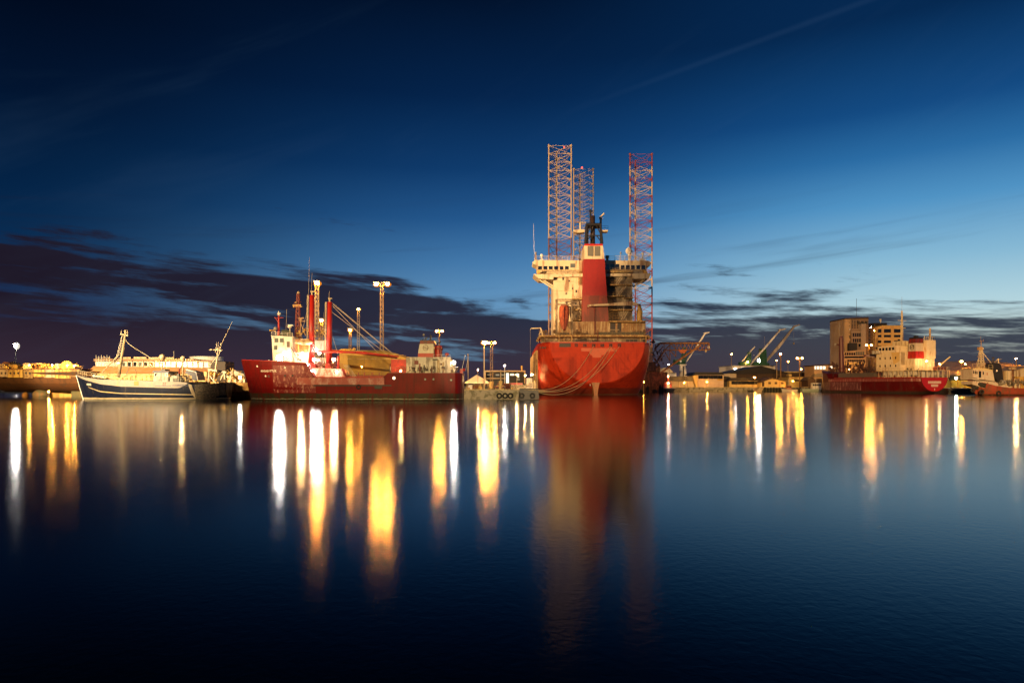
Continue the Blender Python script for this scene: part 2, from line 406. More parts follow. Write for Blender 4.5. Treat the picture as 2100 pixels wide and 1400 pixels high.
# ------------------------------------------------------------------ lamps (fittings with lit lenses and an added dim halo)
SOD = (1.0, .37, .04); WHT = (1.0, .93, .80); WRM = (1.0, .56, .19)
def lens_mat(col, I, r):
    k = 'lit_lens_%d_%d_%d' % (round(col[1] * 100), round(I), round(r * 100))
    return glow(k, col, I / (math.pi * r * r))
def lamp(px, py, Y, I, col, label, base_py=None, heads=1, r=.5, lat=None, pole_r=.14, group='harbour lamps', name='street_lamp', pm=None, gap=None, polept=None, zbase=2.1, cat='lamp', fl=.6):
    I *= .36 if Y < 300 else .2; r *= .78
    c = V(px, py, Y); zb = zbase if base_py is None else Z(base_py, Y)
    t = thing(name, label, cat, (c.x, Y, zb), group)
    top = Vector((c.x, Y, c.z))
    gap = gap or r * 1.7
    cs = [top] if heads == 1 else [top + Vector((-gap, 0, 0)), top + Vector((gap, 0, 0))]
    b = MB()
    if lat:
        lat = tuple(v * .68 for v in lat) if isinstance(lat, tuple) else lat * .68
        b.lattice((c.x, Y, zb), (c.x, Y, c.z + .2), lat, max(6, int((c.z - zb) / (lat[0] if isinstance(lat, tuple) else lat) / 1.3)), .055, .028)
    else: b.bar((c.x, Y, zb), (c.x, Y, c.z + .1), pole_r, 8, pole_r * .7)
    part('mast' if lat else 'pole', b, pm or MASTM, t)
    for q in cs:
        hd = part('lamp_head', MB().box(q.x - r * 1.1, q.x + r * 1.1, Y - r * .8, Y + r * .8, q.z + r * fl, q.z + r * fl + .22).bar((top.x, Y, q.z + r * fl + .1), (q.x, Y, q.z + r * fl + .1), .06, 4), GREY, t)
        rr = r * .72
        part('lens', MB().ball((q.x, Y, q.z), rr, 1, .8, fl), lens_mat(col, I / heads, rr), hd, smooth=True)
        if r > .25: part('added_halo', MB().ball((q.x, Y + r * .7, q.z), r * 1.5, 1, .35, fl * 1.1), glow('added_halo_glow_%d' % (col[1] * 100), tuple(v ** 1.2 for v in col), .85), hd, smooth=True)  # dim glowing ellipsoid added behind the lens as the lamp's halo
    return t
def worklight(p, I, col, r, parent, name='work_light', tilt=-.35):
    """floodlight fixed to a ship or building: hooded housing, lens facing out over the water"""
    p = Vector(p)
    h = part(name, MB().box(p.x - r * 1.25, p.x + r * 1.25, p.y + .03, p.y + r * .9, p.z - r * 1.2, p.z + r * 1.3).bar((p.x, p.y + r * .5, p.z - r), (p.x, p.y + r * .5, p.z - r - .5), .05, 4), GREY, parent)
    part('lens', MB().bar((p.x, p.y + .02, p.z), (p.x, p.y - .05, p.z), r, 14), lens_mat(col, I, r), h)
    return h
# ================================================================== water
m = bpy.data.materials.new('harbour_water'); m.use_nodes = True; t = m.node_tree; t.nodes.clear(); q = NT(t)
o = q.n('ShaderNodeOutputMaterial')
pos = q.n('ShaderNodeNewGeometry').outputs['Position']
n1 = q.noise(pos, 5.0, 2, .55, .3)
n2 = q.noise(pos, .35, 3, .5)
hh = q.m('ADD', n1, q.m('MULTIPLY', n2, .9))
bp = q.n('ShaderNodeBump'); bp.inputs['Strength'].default_value = 1; bp.inputs['Distance'].default_value = WAVE
t.links.new(hh, bp.inputs['Height'])
ga = q.n('ShaderNodeBsdfAnisotropic', distribution='BECKMANN'); ga.inputs['Roughness'].default_value = WROUGH; t.links.new(bp.outputs[0], ga.inputs['Normal'])
gb_ = q.n('ShaderNodeBsdfAnisotropic', distribution='BECKMANN'); gb_.inputs['Roughness'].default_value = WROUGH * 1.38; t.links.new(bp.outputs[0], gb_.inputs['Normal'])
for w_ in (ga, gb_): w_.inputs[0].default_value = (.92, .95, 1, 1)
gl = q.n('ShaderNodeMixShader'); gl.inputs[0].default_value = .5; t.links.new(ga.outputs[0], gl.inputs[1]); t.links.new(gb_.outputs[0], gl.inputs[2])
df = q.n('ShaderNodeBsdfDiffuse'); df.inputs[0].default_value = (.0001, .0006, .0014, 1)
fr = q.n('ShaderNodeFresnel'); fr.inputs[0].default_value = 1.33
mx = q.n('ShaderNodeMixShader'); t.links.new(q.m('POWER', fr.outputs[0], 1.32), mx.inputs[0]); t.links.new(df.outputs[0], mx.inputs[1]); t.links.new(gl.outputs[0], mx.inputs[2])
t.links.new(mx.outputs[0], o.inputs[0])
struct('water', MB().add([(-9000, -60, 0), (9000, -60, 0), (9000, 18000, 0), (-9000, 18000, 0)], [(0, 1, 2, 3)]), m)

# ================================================================== quays
def slab(name, poly, z1, m, wm=None, z0=-3):
    b = MB(); n = len(poly)
    b.add([(a, c, z1) for a, c in poly], [tuple(range(n))]); struct(name, b, m)
    w = MB()
    for k in range(n):
        a, c = poly[k], poly[(k + 1) % n]
        w.add([(a[0], a[1], z0), (c[0], c[1], z0), (c[0], c[1], z1 - .002), (a[0], a[1], z1 - .002)], [(0, 1, 2, 3)])
    struct('quay_wall', w, wm or WALLC)
QZ = 2.1
slab('quay', [(-104, 172), (-57, 172), (-57, 158), (5.2, 158), (5.2, 400), (82, 400), (82, 345), (700, 345), (700, 2500), (-900, 2500), (-900, 330), (-104, 330)], QZ, CONC)
# pale kerb along the near quay edge
struct('kerb', MB().box(-56.9, 5.1, 158.02, 158.5, QZ, QZ + .22).box(82, 700, 345.02, 345.6, QZ, QZ + .25), mat('kerb_paint', (.55, .45, .2), .7, stain=(.2, .15, .1), amt=.4))
# distant shore line beyond the town
b = MB(); pts = []
for i in range(61):
    xx = -1400 + i * 60; pts.append((xx, 8 + 10 * mnoise.noise(Vector((i * .21, 3, 0))) + 5 * mnoise.noise(Vector((i * .9, 7, 0)))))
b.prism([(p[0], p[1]) for p in pts] + [(2200, 0), (-1400, 0)], 1500, 1900)
struct('hill', b, mat('distant_land', (.03, .035, .03), .9))

# mooring bollards on the near quay
for k, pxx in enumerate((962, 982, 1003, 1051)):
    Yb = 159.2; xx = X(pxx, Yb)
    bb = MB().cyl((xx, Yb), .22, QZ, QZ + .45, 10, .17).ball((xx, Yb, QZ + .5), .3, 1, 1, .45, 10, 6)
    solo('bollard', bb, YEL, ['yellow bollard nearest the red tanker stern on the quay edge', 'second yellow bollard from the tanker stern on the quay edge', 'yellow bollard before the white tent on the quay edge', 'yellow bollard beside the dark pontoon on the quay edge'][k], 'bollard', (xx, Yb, QZ), 'bollards on the quay edge')
# tractor tyre fenders hung on the wall
for k, pxx in enumerate((1024, 1036, 1047)):
    Yb = 157.8; xx = X(pxx, Yb)
    solo('tyre_fender', MB().torus((xx, Yb, .8), .5, .2, 'y'), RUB, ['black tyre fender on the quay wall, closest to the tent', 'middle black tyre fender on the pale quay wall', 'black tyre fender on the quay wall, closest to the pontoon'][k], 'fender', (xx, Yb, .3), 'tyre fenders on the quay wall')
# dark pontoon at the corner
pt = thing('pontoon', 'black floating pontoon at the quay corner beside the big stern', 'pontoon', (X(1085, 154), 154, 0))
part('float', MB().pprism([(1066, 799), (1104, 801), (1106, 818), (1066, 819)], 153, 6), BLACK, pt)
part('edge_beam', MB().pbox(1065, 1104, 796.5, 799, 153, .5), DARK, pt)
for pxx in (1070, 1092): part('fender', MB().torus((X(pxx, 152.8), 152.8, .9), .45, .18), RUB, pt)

# ================================================================== lamps in the harbour
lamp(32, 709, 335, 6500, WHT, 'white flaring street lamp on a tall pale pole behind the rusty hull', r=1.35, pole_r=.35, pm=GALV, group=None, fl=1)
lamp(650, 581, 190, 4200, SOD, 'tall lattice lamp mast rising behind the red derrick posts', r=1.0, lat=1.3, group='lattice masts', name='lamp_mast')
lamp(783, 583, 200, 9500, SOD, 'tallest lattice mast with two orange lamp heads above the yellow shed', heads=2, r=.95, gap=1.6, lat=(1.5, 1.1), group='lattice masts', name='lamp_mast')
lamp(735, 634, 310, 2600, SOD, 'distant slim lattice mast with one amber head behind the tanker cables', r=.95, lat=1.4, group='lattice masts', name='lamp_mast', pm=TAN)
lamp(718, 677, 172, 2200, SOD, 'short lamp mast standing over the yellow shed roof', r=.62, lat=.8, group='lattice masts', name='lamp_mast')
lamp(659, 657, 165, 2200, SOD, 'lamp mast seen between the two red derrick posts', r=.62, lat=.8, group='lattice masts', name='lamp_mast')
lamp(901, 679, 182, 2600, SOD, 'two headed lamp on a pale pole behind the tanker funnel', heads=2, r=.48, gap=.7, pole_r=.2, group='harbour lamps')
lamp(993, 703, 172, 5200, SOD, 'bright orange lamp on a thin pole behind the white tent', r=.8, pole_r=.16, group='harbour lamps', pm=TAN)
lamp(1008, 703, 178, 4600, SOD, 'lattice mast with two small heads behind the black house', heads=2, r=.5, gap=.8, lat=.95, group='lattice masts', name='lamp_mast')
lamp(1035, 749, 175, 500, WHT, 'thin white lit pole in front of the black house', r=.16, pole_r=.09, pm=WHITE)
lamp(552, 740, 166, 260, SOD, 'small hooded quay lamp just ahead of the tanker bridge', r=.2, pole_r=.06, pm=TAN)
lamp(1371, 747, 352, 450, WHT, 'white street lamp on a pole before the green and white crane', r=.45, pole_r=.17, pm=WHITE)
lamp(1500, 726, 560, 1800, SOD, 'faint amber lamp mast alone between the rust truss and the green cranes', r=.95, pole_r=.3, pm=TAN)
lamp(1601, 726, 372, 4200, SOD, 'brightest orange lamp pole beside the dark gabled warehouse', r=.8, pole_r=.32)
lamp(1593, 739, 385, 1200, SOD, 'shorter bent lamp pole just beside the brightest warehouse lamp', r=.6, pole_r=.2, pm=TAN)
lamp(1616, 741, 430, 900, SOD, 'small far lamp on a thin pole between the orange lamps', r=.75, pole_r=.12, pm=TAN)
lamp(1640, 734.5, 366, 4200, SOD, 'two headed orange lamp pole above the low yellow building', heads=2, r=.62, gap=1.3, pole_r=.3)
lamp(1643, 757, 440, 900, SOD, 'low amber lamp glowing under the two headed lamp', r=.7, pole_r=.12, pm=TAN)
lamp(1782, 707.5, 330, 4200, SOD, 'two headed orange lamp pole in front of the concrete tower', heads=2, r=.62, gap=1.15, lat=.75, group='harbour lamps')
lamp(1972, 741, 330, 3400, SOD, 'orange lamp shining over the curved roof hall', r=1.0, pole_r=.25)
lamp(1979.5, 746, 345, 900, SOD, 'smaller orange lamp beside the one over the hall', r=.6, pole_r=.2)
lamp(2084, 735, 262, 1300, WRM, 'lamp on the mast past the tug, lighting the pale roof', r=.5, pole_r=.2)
lamp(2165, 700, 345, 90000, SOD, 'unseen lamp pole added past the curved hall to light its roof', r=.9, pole_r=.25)  # out of view, added to flood the curved roof
for pxx, lb in ((960, 'unlit thin post standing behind the white tent'), (1027, 'unlit yellow post with a short arm on the quay edge')):
    Yp = 205 if pxx == 960 else 161
    t_ = thing('post', lb, 'post', (X(pxx, Yp), Yp, QZ))
    part('pole', MB().bar((X(pxx, Yp), Yp, QZ), V(pxx, 727 if pxx == 960 else 758, Yp), .13, 8), TAN, t_)
    if pxx == 960: part('cap', MB().ball(V(960, 727, Yp), .25), TAN, t_)
    else:
        part('plinth', MB().pbox(1023, 1030, 781, 800, 160.6, 1), YEL, t_); part('arm', MB().pbar((1018, 791, 161), (1034, 791, 161), .1), YEL, t_)

# unseen masts added beside and behind the viewpoint, spotlights aimed at ships and quays
def fill_mast(loc, h, lights, label):
    t_ = thing('fill_light_mast', label, 'fill light', (loc[0], loc[1], QZ), 'added unseen light masts')
    part('mast', MB().lattice((loc[0], loc[1], QZ - 2), (loc[0], loc[1], h), (2.2, 1.2), 14, .1, .05), GALV, t_)
    part('platform', MB().box(loc[0] - 1.6, loc[0] + 1.6, loc[1] - 1.6, loc[1] + 1.6, h, h + .15), GALV, t_)
    for k, (tgt, P, col, ang, bl) in enumerate(lights):
        ld = bpy.data.lights.new('spot_light', 'SPOT'); ld.energy = P; ld.color = col; ld.spot_size = R(ang); ld.spot_blend = bl; ld.shadow_soft_size = .6
        lo = bpy.data.objects.new('spot_light', ld); COL.objects.link(lo); lo.parent = t_
        p = Vector((loc[0] + (k - 1) * .9, loc[1] + .8, h + .9)); lo.location = p - t_.location
        lo.rotation_euler = (Vector(tgt) - p).to_track_quat('-Z', 'Y').to_euler()
        part('fill_head', MB().box(p.x - .35, p.x + .35, p.y - .75, p.y - .55, p.z - .35, p.z + .35), GREY, t_)
fill_mast((-128, 46), 36, [((26, 240, 14), FL['stern'], (1, .60, .25), 22, .5), ((36, 330, 70), FL['legs'], (1, .62, .30), 26, .4), ((-34, 145, 5), FL['tank'], (1, .55, .25), 34, .6), ((-86, 152, 4), FL['fish'], (1, .64, .30), 44, .6), ((-90, 200, 10), FL['leftq'], (1, .72, .38), 36, .4), ((-140, 196, 8), FL['rust'], (1, .58, .18), 40, .6)], 'tall unseen mast added beside the viewpoint to light ships and quay')
fill_mast((5, -50), 34, [((150, 290, 8), FL['rship'], (1, .58, .25), 17, .5), ((158, 216, 5), FL['tug'], (1, .62, .32), 14, .5), ((192, 400, 14), FL['rback'], (1, .55, .18), 26, .4), ((-36, 155, 6), FL['shed'], (1, .66, .24), 13, .5), ((24, 224, 9), FL['stern2'], (1, .55, .22), 12, .6), ((-4.5, 165, 4), FL['midq'], (1, .66, .3), 8, .5)], 'second unseen mast added behind the viewpoint to light ships and quays')
# ================================================================== red tanker moored at the near quay
TY = 140.0
tk = thing('tanker', 'long dark red coastal tanker with white bridge forward and tall red derrick posts', 'ship', (-34, 145.5, 0))
zt = [(0, 8.6), (8, 8.25), (15.5, 7.75), (17.2, 4.9), (31.2, 4.8), (32.2, 5.75), (46.4, 5.7), (47.3, 5.7)]
hb = [(0, .12), (1, .9), (2.5, 1.9), (5, 3.2), (8, 4.3), (11, 5.0), (15, 5.5), (42, 5.5), (46.0, 5.3), (46.5, 5.0), (47.0, 4.2), (47.3, 3.2)]
TH = Hull((-57.7, 145.5), 0, hb, zt, [(0, -1.5), (4, -3), (44, -3), (47.3, -.8)], [(0, 1.15), (6, 1.5), (12, 3), (20, 6), (44, 6), (47.3, 4)], 8.6, (2.2, 8), 47.3)
tkm = hull_mat('tanker_hull_paint', [(-5, (.03, .035, .02)), (.22, (.30, .30, .22)), (.34, (.05, .04, .022)), (1.55, (.17, .004, .003))], .5, stain=(.08, .006, .004), amt=.42, plates=6)
part('hull', TH.shell(), tkm, tk, smooth=False)
dk = MB(); st = TH.stations(0, 47.3)
for a, b_, zz in ((.6, 15.6, 6.9), (17.0, 31.6, 4.82), (32.2, 47.0, 5.72)):
    ss = TH.stations(a, b_)
    for u, v in zip(ss, ss[1:]):
        dk.add([TH.side(u, zz, -.08, 1), TH.side(v, zz, -.08, 1), TH.side(v, zz, -.08, -1), TH.side(u, zz, -.08, -1)], [(0, 1, 2, 3)])
part('deck', dk, mat('deck_red_oxide', (.30, .09, .05), .7, stain=(.1, .04, .02), amt=.4), tk)
# worn plating below the deck edge, light on it painted as paler colour, and dark rubbing strakes
part('worn_lit_plating', TH.strip(13.5, 31.5, lambda t: 3.35, lambda t: min(4.75, lerp(zt, t) - .05), .03, (1,)), mat('scraped_plating', (.33, .08, .06), .35, stain=(.46, .32, .28), amt=.42, scale=.45, streak=2.5, edge=.25), tk)
part('scuffed_plating', TH.strip(8.2, 17.4, lambda t: 1.7, lambda t: min(lerp(zt, t) - .1, 7.3), .02, (1,)), mat('scuffed_red', (.15, .006, .004), .45, stain=(.48, .26, .20), amt=.36, scale=.8, streak=2.2, edge=.2), tk)
part('rubbing_strake', TH.strip(17, 33, lambda t: 3.05, lambda t: 3.3, .12, (1,), .01), BLACK, tk)
part('upper_strake', TH.strip(17.3, 31.2, lambda t: 4.75, lambda t: 4.95, .10, (1,), .01), RED, tk)
part('gunwale', TH.strip(32.3, 47.2, lambda t: 5.66, lambda t: 5.8, .05, (1, -1), .12), DRED, tk)
part('gunwale', TH.strip(.2, 15.4, lambda t: lerp(zt, t) - .05, lambda t: lerp(zt, t) + .08, .05, (1, -1), .12), RED, tk)
def tside(px, py): return TH.side(X(px, TY) + 57.7, Z(py, TY), .03)
def ts(px): return X(px, TY) + 57.7
# bow name
def bow_name(u, v):
    t_ = ts(530 + 41 * u) - .7; zz = Z(763.5 - 5.8 * v, TY); return tuple(TH.side(t_, zz, .06))
lettering('ANGAJU ITTUK', bow_name, mat('white_lettering', (.75, .72, .62), .5), tk, bold=.02)
for px_, py_, mm in ((524, 750, WHITE), (543, 770.5, WHITE), (552, 771, BLACK), (583, 770, BLACK), (599, 770, BLACK), (583, 753.5, WHITE), (808, 775, glow('lit_porthole', (1, .85, .55), 2.5)), (872, 777.5, GREY), (889, 777.5, GREY), (925, 779, GREY)):
    c = TH.side(ts(px_) - (.8 if px_ < 560 else 0), Z(py_, TY), 0)
    ph = part('porthole', MB().torus((c.x, c.y - .03, c.z), .22 if px_ < 800 or px_ > 810 else .33, .05), BLACK if mm is not BLACK else DRED, tk)
    part('port_glass', MB().bar((c.x, c.y + .05, c.z), (c.x, c.y - .07, c.z), .2 if px_ != 808 else .34, 12), mm, ph)
for px_ in (736, 742):
    pass
c = TH.side(ts(736), 2.9, .2); part('tyre_fender', MB().torus((c.x, c.y - .1, c.z), .38, .14), RUB, tk)
part('fender_board', MB().pbox(768, 783, 790, 797, TY - .2, .25), BLACK, tk)
# ---- bridge house forward
DZF = 6.9
def hb_(px0, px1, py0, py1, Y, d): return MB().pbox(px0, px1, py0, py1, Y, d)
br = part('bridge_house', MB().pprism([(557, 690), (600, 692), (600, 745), (560, 745)], 142.6, 6.2).pbox(598, 640, 707, 746, 142.9, 5.6).pbox(606, 640, 695, 707, 143.3, 4.8), WHITE, tk)
part('bridge_roof', MB().pprism([(555.5, 687.5), (601, 690), (601, 692), (556.5, 689.6)], 142.3, 6.8), WHITE, tk)
for a, b_, c, d in ((563, 571, 693.5, 702), (574, 582, 693.5, 702), (562, 569, 708.5, 717)): window(tk, a, b_, c, d, 142.6, GLASSW, WHITE)
part('house_door', MB().pbox(588, 594, 700, 712, 142.5, .1), mat('brown_door', (.12, .07, .05), .5), tk)
part('house_side', MB().pbox(600.3, 605.5, 693, 721, 142.7, .2), mat('mauve_panel', (.25, .18, .17), .5), tk)
part('accommodation', MB().pbox(605.7, 632, 696, 722, 142.7, 5), mat('buff_paint', (.55, .28, .1), .6, stain=(.3, .08, .03), amt=.5), tk)
window(tk, 614, 618, 727, 738, 142.9, GLASSW, WHITE, 'door')
# slanting ladder
lb = MB()
for i in range(11): lb.bar((X(597 + i * 1.35, 142), 142.0, Z(712 + i * 2.6, 142)), (X(603 + i * 1.35, 142), 142.0, Z(712 + i * 2.6, 142)), .05, 4)
for dx in (0, 6): lb.bar(V(597 + dx, 712, 142), V(611 + dx, 739, 142), .06, 4)
part('ladder', lb, DRED, tk)
rail('railing', [V(557, 687, 142.4), V(600, 689.5, 142.4)], .7, WHITE, tk, 1)
rail('railing', [V(600, 707, 142.7), V(632, 707, 142.7)], .8, GREY, tk, 1)
# wheelhouse gear: dark tarpaulin rack, radar, searchlights
part('rack', MB().pprism([(573, 688), (578, 676), (590, 676), (596, 688)], 143.5, 2), mat('dark_green_canvas', (.025, .035, .02), .8), tk)
part('radar', MB().pbox(590, 600, 665.5, 668, 144, .4).ball(V(594, 670, 144.2), .38, 1.2, 1, .8).pbar((594.5, 672, 144.2), (594.5, 689, 144.2), .1), WHITE, tk)
part('searchlight', MB().ball(V(565, 674, 143.5), .4).pbar((565, 676, 143.5), (565, 688, 143.5), .07), GREY, tk)
part('horn', MB().pbar((553, 677.5, 143.5), (562, 677, 143.5), .22, 8, .08).pbar((562, 677, 143.5), (566, 684, 143.5), .06), YEL, tk)
# ---- masts
def mast(name, px, py0, py1, Y, r, m, r2=None, px2=None): return MB().pbar((px2 or px, py1, Y), (px, py0, Y), r, 10, r2)
ms = part('signal_mast', mast('', 571.5, 647, 688, 144, .28, RED, .14).pbar((563, 650, 144), (571, 661, 144), .05).pbar((573, 652, 144), (581, 651, 144), .06).pbar((564, 651.5, 144), (581, 651.5, 144), .05), RED, tk)
part('mast_lamp_housing', MB().ball(V(572.5, 643.5, 144), .33, 1.2, 1, .9).pbar((571.5, 638, 144), (571.5, 648, 144), .1), WHITE, ms)
ms2 = MB().lattice(V(609.5, 745, 146), V(611.5, 603, 146), (1.15, .45), 16, .09, .04)
part('signal_mast', ms2.pbar((601, 629, 146), (618, 627, 146), .12).pbar((602, 622, 146), (618, 619, 146), .06).pbar((611.5, 598, 146), (611.5, 612, 146), .12).pbox(602, 618, 627, 629.5, 145.5, 1), DRED, tk)
part('mast_platform', MB().pbox(600.5, 617, 624.5, 630, 145.6, .9), YEL, tk)
part('mast_lamp', MB().ball(V(612, 600, 146), .3).ball(V(607, 620, 145.4), .25), CREAM, tk)
part('radar', MB().pbox(612, 623, 651, 653.4, 144.8, .35).pbar((617.5, 653, 145), (617.5, 660, 145), .25).pbar((614, 655, 145), (627, 688, 145), .1).pbar((617.5, 655, 145), (615, 690, 145), .1).pbox(619, 626, 657.5, 659, 145, .3), CREAM, tk)
def derrick(pa, pb, top, bot, Y, label):
    dp = part('derrick_post', MB().pbar(((pa + pb) / 2 - 1, bot, Y), ((pa + pb) / 2 + .3, top, Y), .62, 14, .46), RED, tk, smooth=True)
    cx_ = (pa + pb) / 2
    lad = MB()
    for i in range(44):
        t_ = i / 44; xx = pa - 3 - 1.5 * (1 - t_); yy = bot + (top - bot) * t_
        lad.pbar((xx - .9, yy, Y), (xx + 1.1, yy, Y), .035, 3)
    lad.pbar((pa - 5.4, bot, Y), (pa - 3.8, top, Y), .05, 4).pbar((pa - 3.4, bot, Y), (pa - 1.8, top, Y), .05, 4)
    part('post_ladder', lad, CREAM, dp)
    part('post_cap', MB().pbox(cx_ - 3, cx_ + 4, top - 8, top - 6.5, Y - .2, .5).pbar((cx_ + .5, top - 7, Y), (cx_ + .5, top, Y), .1).pbar((cx_ - 2, top - 7, Y), (cx_, top, Y), .05), CREAM, dp)
    return dp
derrick(634, 645, 605, 745, 143.2, ''); derrick(671, 681, 619, 745, 143.6, '')
# red pillars under the derricks, winch base and their lit undersides
part('post_base', MB().pprism([(634, 745), (646, 745), (650, 772), (634, 768)], 142.4, 2.4), RED, tk)
part('post_base', MB().pprism([(668, 745), (676, 745), (682, 770), (664, 770)], 142.6, 2.2), RED, tk)
part('winch_house', MB().pprism([(638, 754), (700, 756), (706, 773), (646, 773)], 141.6, 6), mat('pale_red_plate', (.60, .20, .12), .4, stain=(.8, .6, .5), amt=.5, scale=.8, streak=2), tk)
rail('railing', [V(632, 753, 141.4), V(702, 755, 141.4)], .9, mat('rail_red', (.3, .05, .03), .5), tk, .7)
wj = MB()
for i in range(46):
    a = 632 + random.random() * 68; b_ = 742 + random.random() * 14; r_ = .12 + random.random() * .22
    if random.random() < .5: wj.ball(V(a, b_, 142 + random.random() * 3), r_, 1, 1, 1, 7, 5)
    else: wj.pbar((a, b_, 142.5), (a + random.uniform(-4, 4), b_ + random.uniform(-5, 5), 143.5), .07)
part('winch_gear', wj, mat('greasy_machinery', (.14, .05, .03), .5), tk)
part('pillar', MB().pbar((694, 730, 142), (694, 757, 142), .25).pbar((703, 756, 142), (709, 770, 142), .2), RED, tk)
# white control house behind the posts, mast shroud pipes
part('control_house', MB().pbox(645, 664, 698, 722, 145, 3).pbox(640, 664, 733, 752, 145, 3).pbox(664, 668, 697, 730, 145.5, 1), WHITE, tk)
jb = MB()
for i in range(70):
    a = 606 + random.random() * 62; b_ = 672 + random.random() * 28; r_ = .1 + random.random() * .2
    a2, b2 = a + random.uniform(-6, 6), b_ + random.uniform(-7, 7)
    if i % 3: jb.pbar((a, b_, 145 + random.random() * 2), (a2, b2, 145 + random.random() * 2), .05 + random.random() * .05, 4)
    else: jb.ball(V(a, b_ + 4, 145 + random.random() * 2), r_, 1, 1, 1, 7, 5)
part('deck_fittings', jb, YEL, tk)
part('lifeboat', MB().ball(V(623, 702, 142.2), .9, 2.1, .8, .62, 14, 8), CREAM, tk, smooth=True)
for a in (612, 634): part('davit', MB().path([V(a, 722, 142.4), V(a, 700, 142.2), V(a + (3 if a < 620 else -3), 694, 142.2)], .1), YEL, tk)
for a, b_ in ((639, 588), (653, 600), (661, 610)):
    pass
# cargo boom, cables
part('cargo_boom', MB().pbar((645, 720.5, 142.3), (738, 722.5, 142.3), .24, 10).pbar((738, 722.5, 142.3), (818, 731, 142.3), .24, 10, .16), RED, tk, 'long red cargo boom lowered over the tank deck')
part('cargo_boom', MB().pbar((668, 716.5, 144.6), (815, 734, 144.6), .2, 10, .13), mat('pink_red_paint', (.5, .09, .05), .45), tk)
cb = MB()
for (a, b_, c, d) in ((682, 621, 812, 730), (683, 624, 808, 728), (682, 627, 776, 724), (681, 640, 800, 731)): cb.pbar((a, b_, 143.2), (c, d, 142.4), .05, 4)
part('topping_lift', cb, CABLE, tk)
for k, (a, b_) in enumerate(((588, 634), (634.5, 529), (664, 640), (675.5, 597), (640, 560))):
    part('whip_aerial', MB().pbar((a - 2, [690, 620, 700, 620, 610][k], 145), (a, b_, 145), .035, 4), CABLE, tk)
part('stay', MB().pbar((634, 620, 143.5), (617, 690, 144), .03, 3).pbar((650, 630, 144), (634, 610, 144), .03, 3).pbar((682, 690, 143), (694, 730, 143), .03, 3), CABLE, tk)
# stair down to the tank deck
sb = MB()
for dx in (0, 3, 6, 9): sb.pbar((705 + dx, 748, 142.5), (722 + dx, 773, 142.5), .05, 4)
part('gangway', sb, CREAM, tk)
rail('railing', [TH.side(t_, 4.95, -.2) for t_ in (17.6, 24, 31)], .9, mat('rail_dark_red', (.2, .06, .04), .5), tk, 1.6, .03)
pl = MB()
for k in range(5): pl.pbar((706, 771 - k * .2, 143 + k * 1.1), (790, 771 - k * .2, 143 + k * 1.1), .13)
for a in (723, 735, 747, 763, 778): pl.pbar((a, 774, 143), (a, 764, 143), .12)
part('deck_pipe', pl, mat('pipe_red', (.3, .07, .05), .4), tk)
# ---- poop: engine house, funnel, rails
part('engine_house', MB().pbox(833, 923, 732, 766, 142.8, 6).pbox(888, 925, 736, 766, 142.2, .7), mat('stained_white_house', (.60, .57, .50), .55, stain=(.12, .09, .07), amt=.42, scale=.5, streak=4), tk)
part('house_annex', MB().pbox(802, 833, 737, 766, 143.4, 4.5), RED, tk)
for a, b_, c, d, mm in ((850.5, 857.5, 740, 746.5, DRED), (903.5, 906, 745, 748, BLACK)): window(tk, a, b_, c, d, 142.75 if a < 888 else 142.15, mm, DRED)
part('awning_strip', MB().pbox(887, 898, 736, 738.5, 141.9, .4), BLACK, tk)
part('vent_trunk', MB().pbar((899, 766, 142), (899, 738, 142), .3, 10), CREAM, tk, smooth=True)
part('vent_trunk', MB().pbar((909, 766, 142), (909, 742, 142), .16, 10), CREAM, tk, smooth=True)
fn = part('funnel', MB().pprism([(857.5, 724), (860.5, 705), (889.5, 705), (889.3, 724)], 143.6, 4.2), mat('funnel_white', (.62, .58, .47), .5, stain=(.3, .2, .12), amt=.15), tk)
part('funnel_band', MB().pprism([(856.8, 733), (857.4, 724), (889.5, 724), (889.7, 733)], 143.55, 4.3), RED, fn)
part('funnel_band', MB().pprism([(860.4, 705), (861.2, 698.5), (889, 698.5), (891, 705)], 143.55, 4.3), DRED, fn)
part('funnel_top', MB().pbox(861, 889, 697.2, 698.5, 143.5, 4.4), BLACK, fn)
# round line emblem with two waves on the funnel
em = MB(); cE = V(872.7, 713, 143.52); rE = .55
em.torus(cE, rE, .045, 'y', 24, 6)
for dz in (.1, -.12):
    em.path([cE + Vector((-.53 + 1.06 * k / 10, -.02, dz + .07 * math.sin(k / 10 * 2 * math.pi))) for k in range(11)], .05, 4)
part('funnel_emblem', em, mat('emblem_dark_red', (.10, .01, .008), .5), fn)
part('exhaust_pipe', MB().pbar((883, 698, 145), (883, 686, 145), .17, 8), BLACK, fn)
part('exhaust_pipe', MB().path([V(871, 698, 145), V(873, 694, 145), V(876, 692.5, 145)], .13), BLACK, fn)
part('exhaust_pipe', MB().path([V(866, 698, 144.6), V(867, 695.5, 144.6), V(869.5, 695.2, 144.6)], .07).path([V(879, 698, 144.6), V(880, 696, 144.6), V(882, 696, 144.6)], .07), BLACK, fn)
part('mast_lamp', MB().ball(V(869, 686.5, 145), .24).pbar((869, 688, 145), (871, 698, 145), .03), GREY, tk)
part('aft_casing', MB().pbar((899, 734, 145), (899, 709, 145), .78, 12).pbar((899, 734, 145), (899, 709, 145), .3), RED, tk)
part('aft_casing', MB().pbar((904, 736, 143.6), (904, 713, 143.6), .3, 10).pbar((891, 714, 144), (907, 714, 144), .1).ball(V(906, 716, 143.5), .3), DRED, tk)
part('ventilator', MB().pbar((915, 737, 144), (915, 728, 144), .13).ball(V(916.5, 726.5, 144), .42, 1.1, 1, .8, 10, 6), RED, tk)
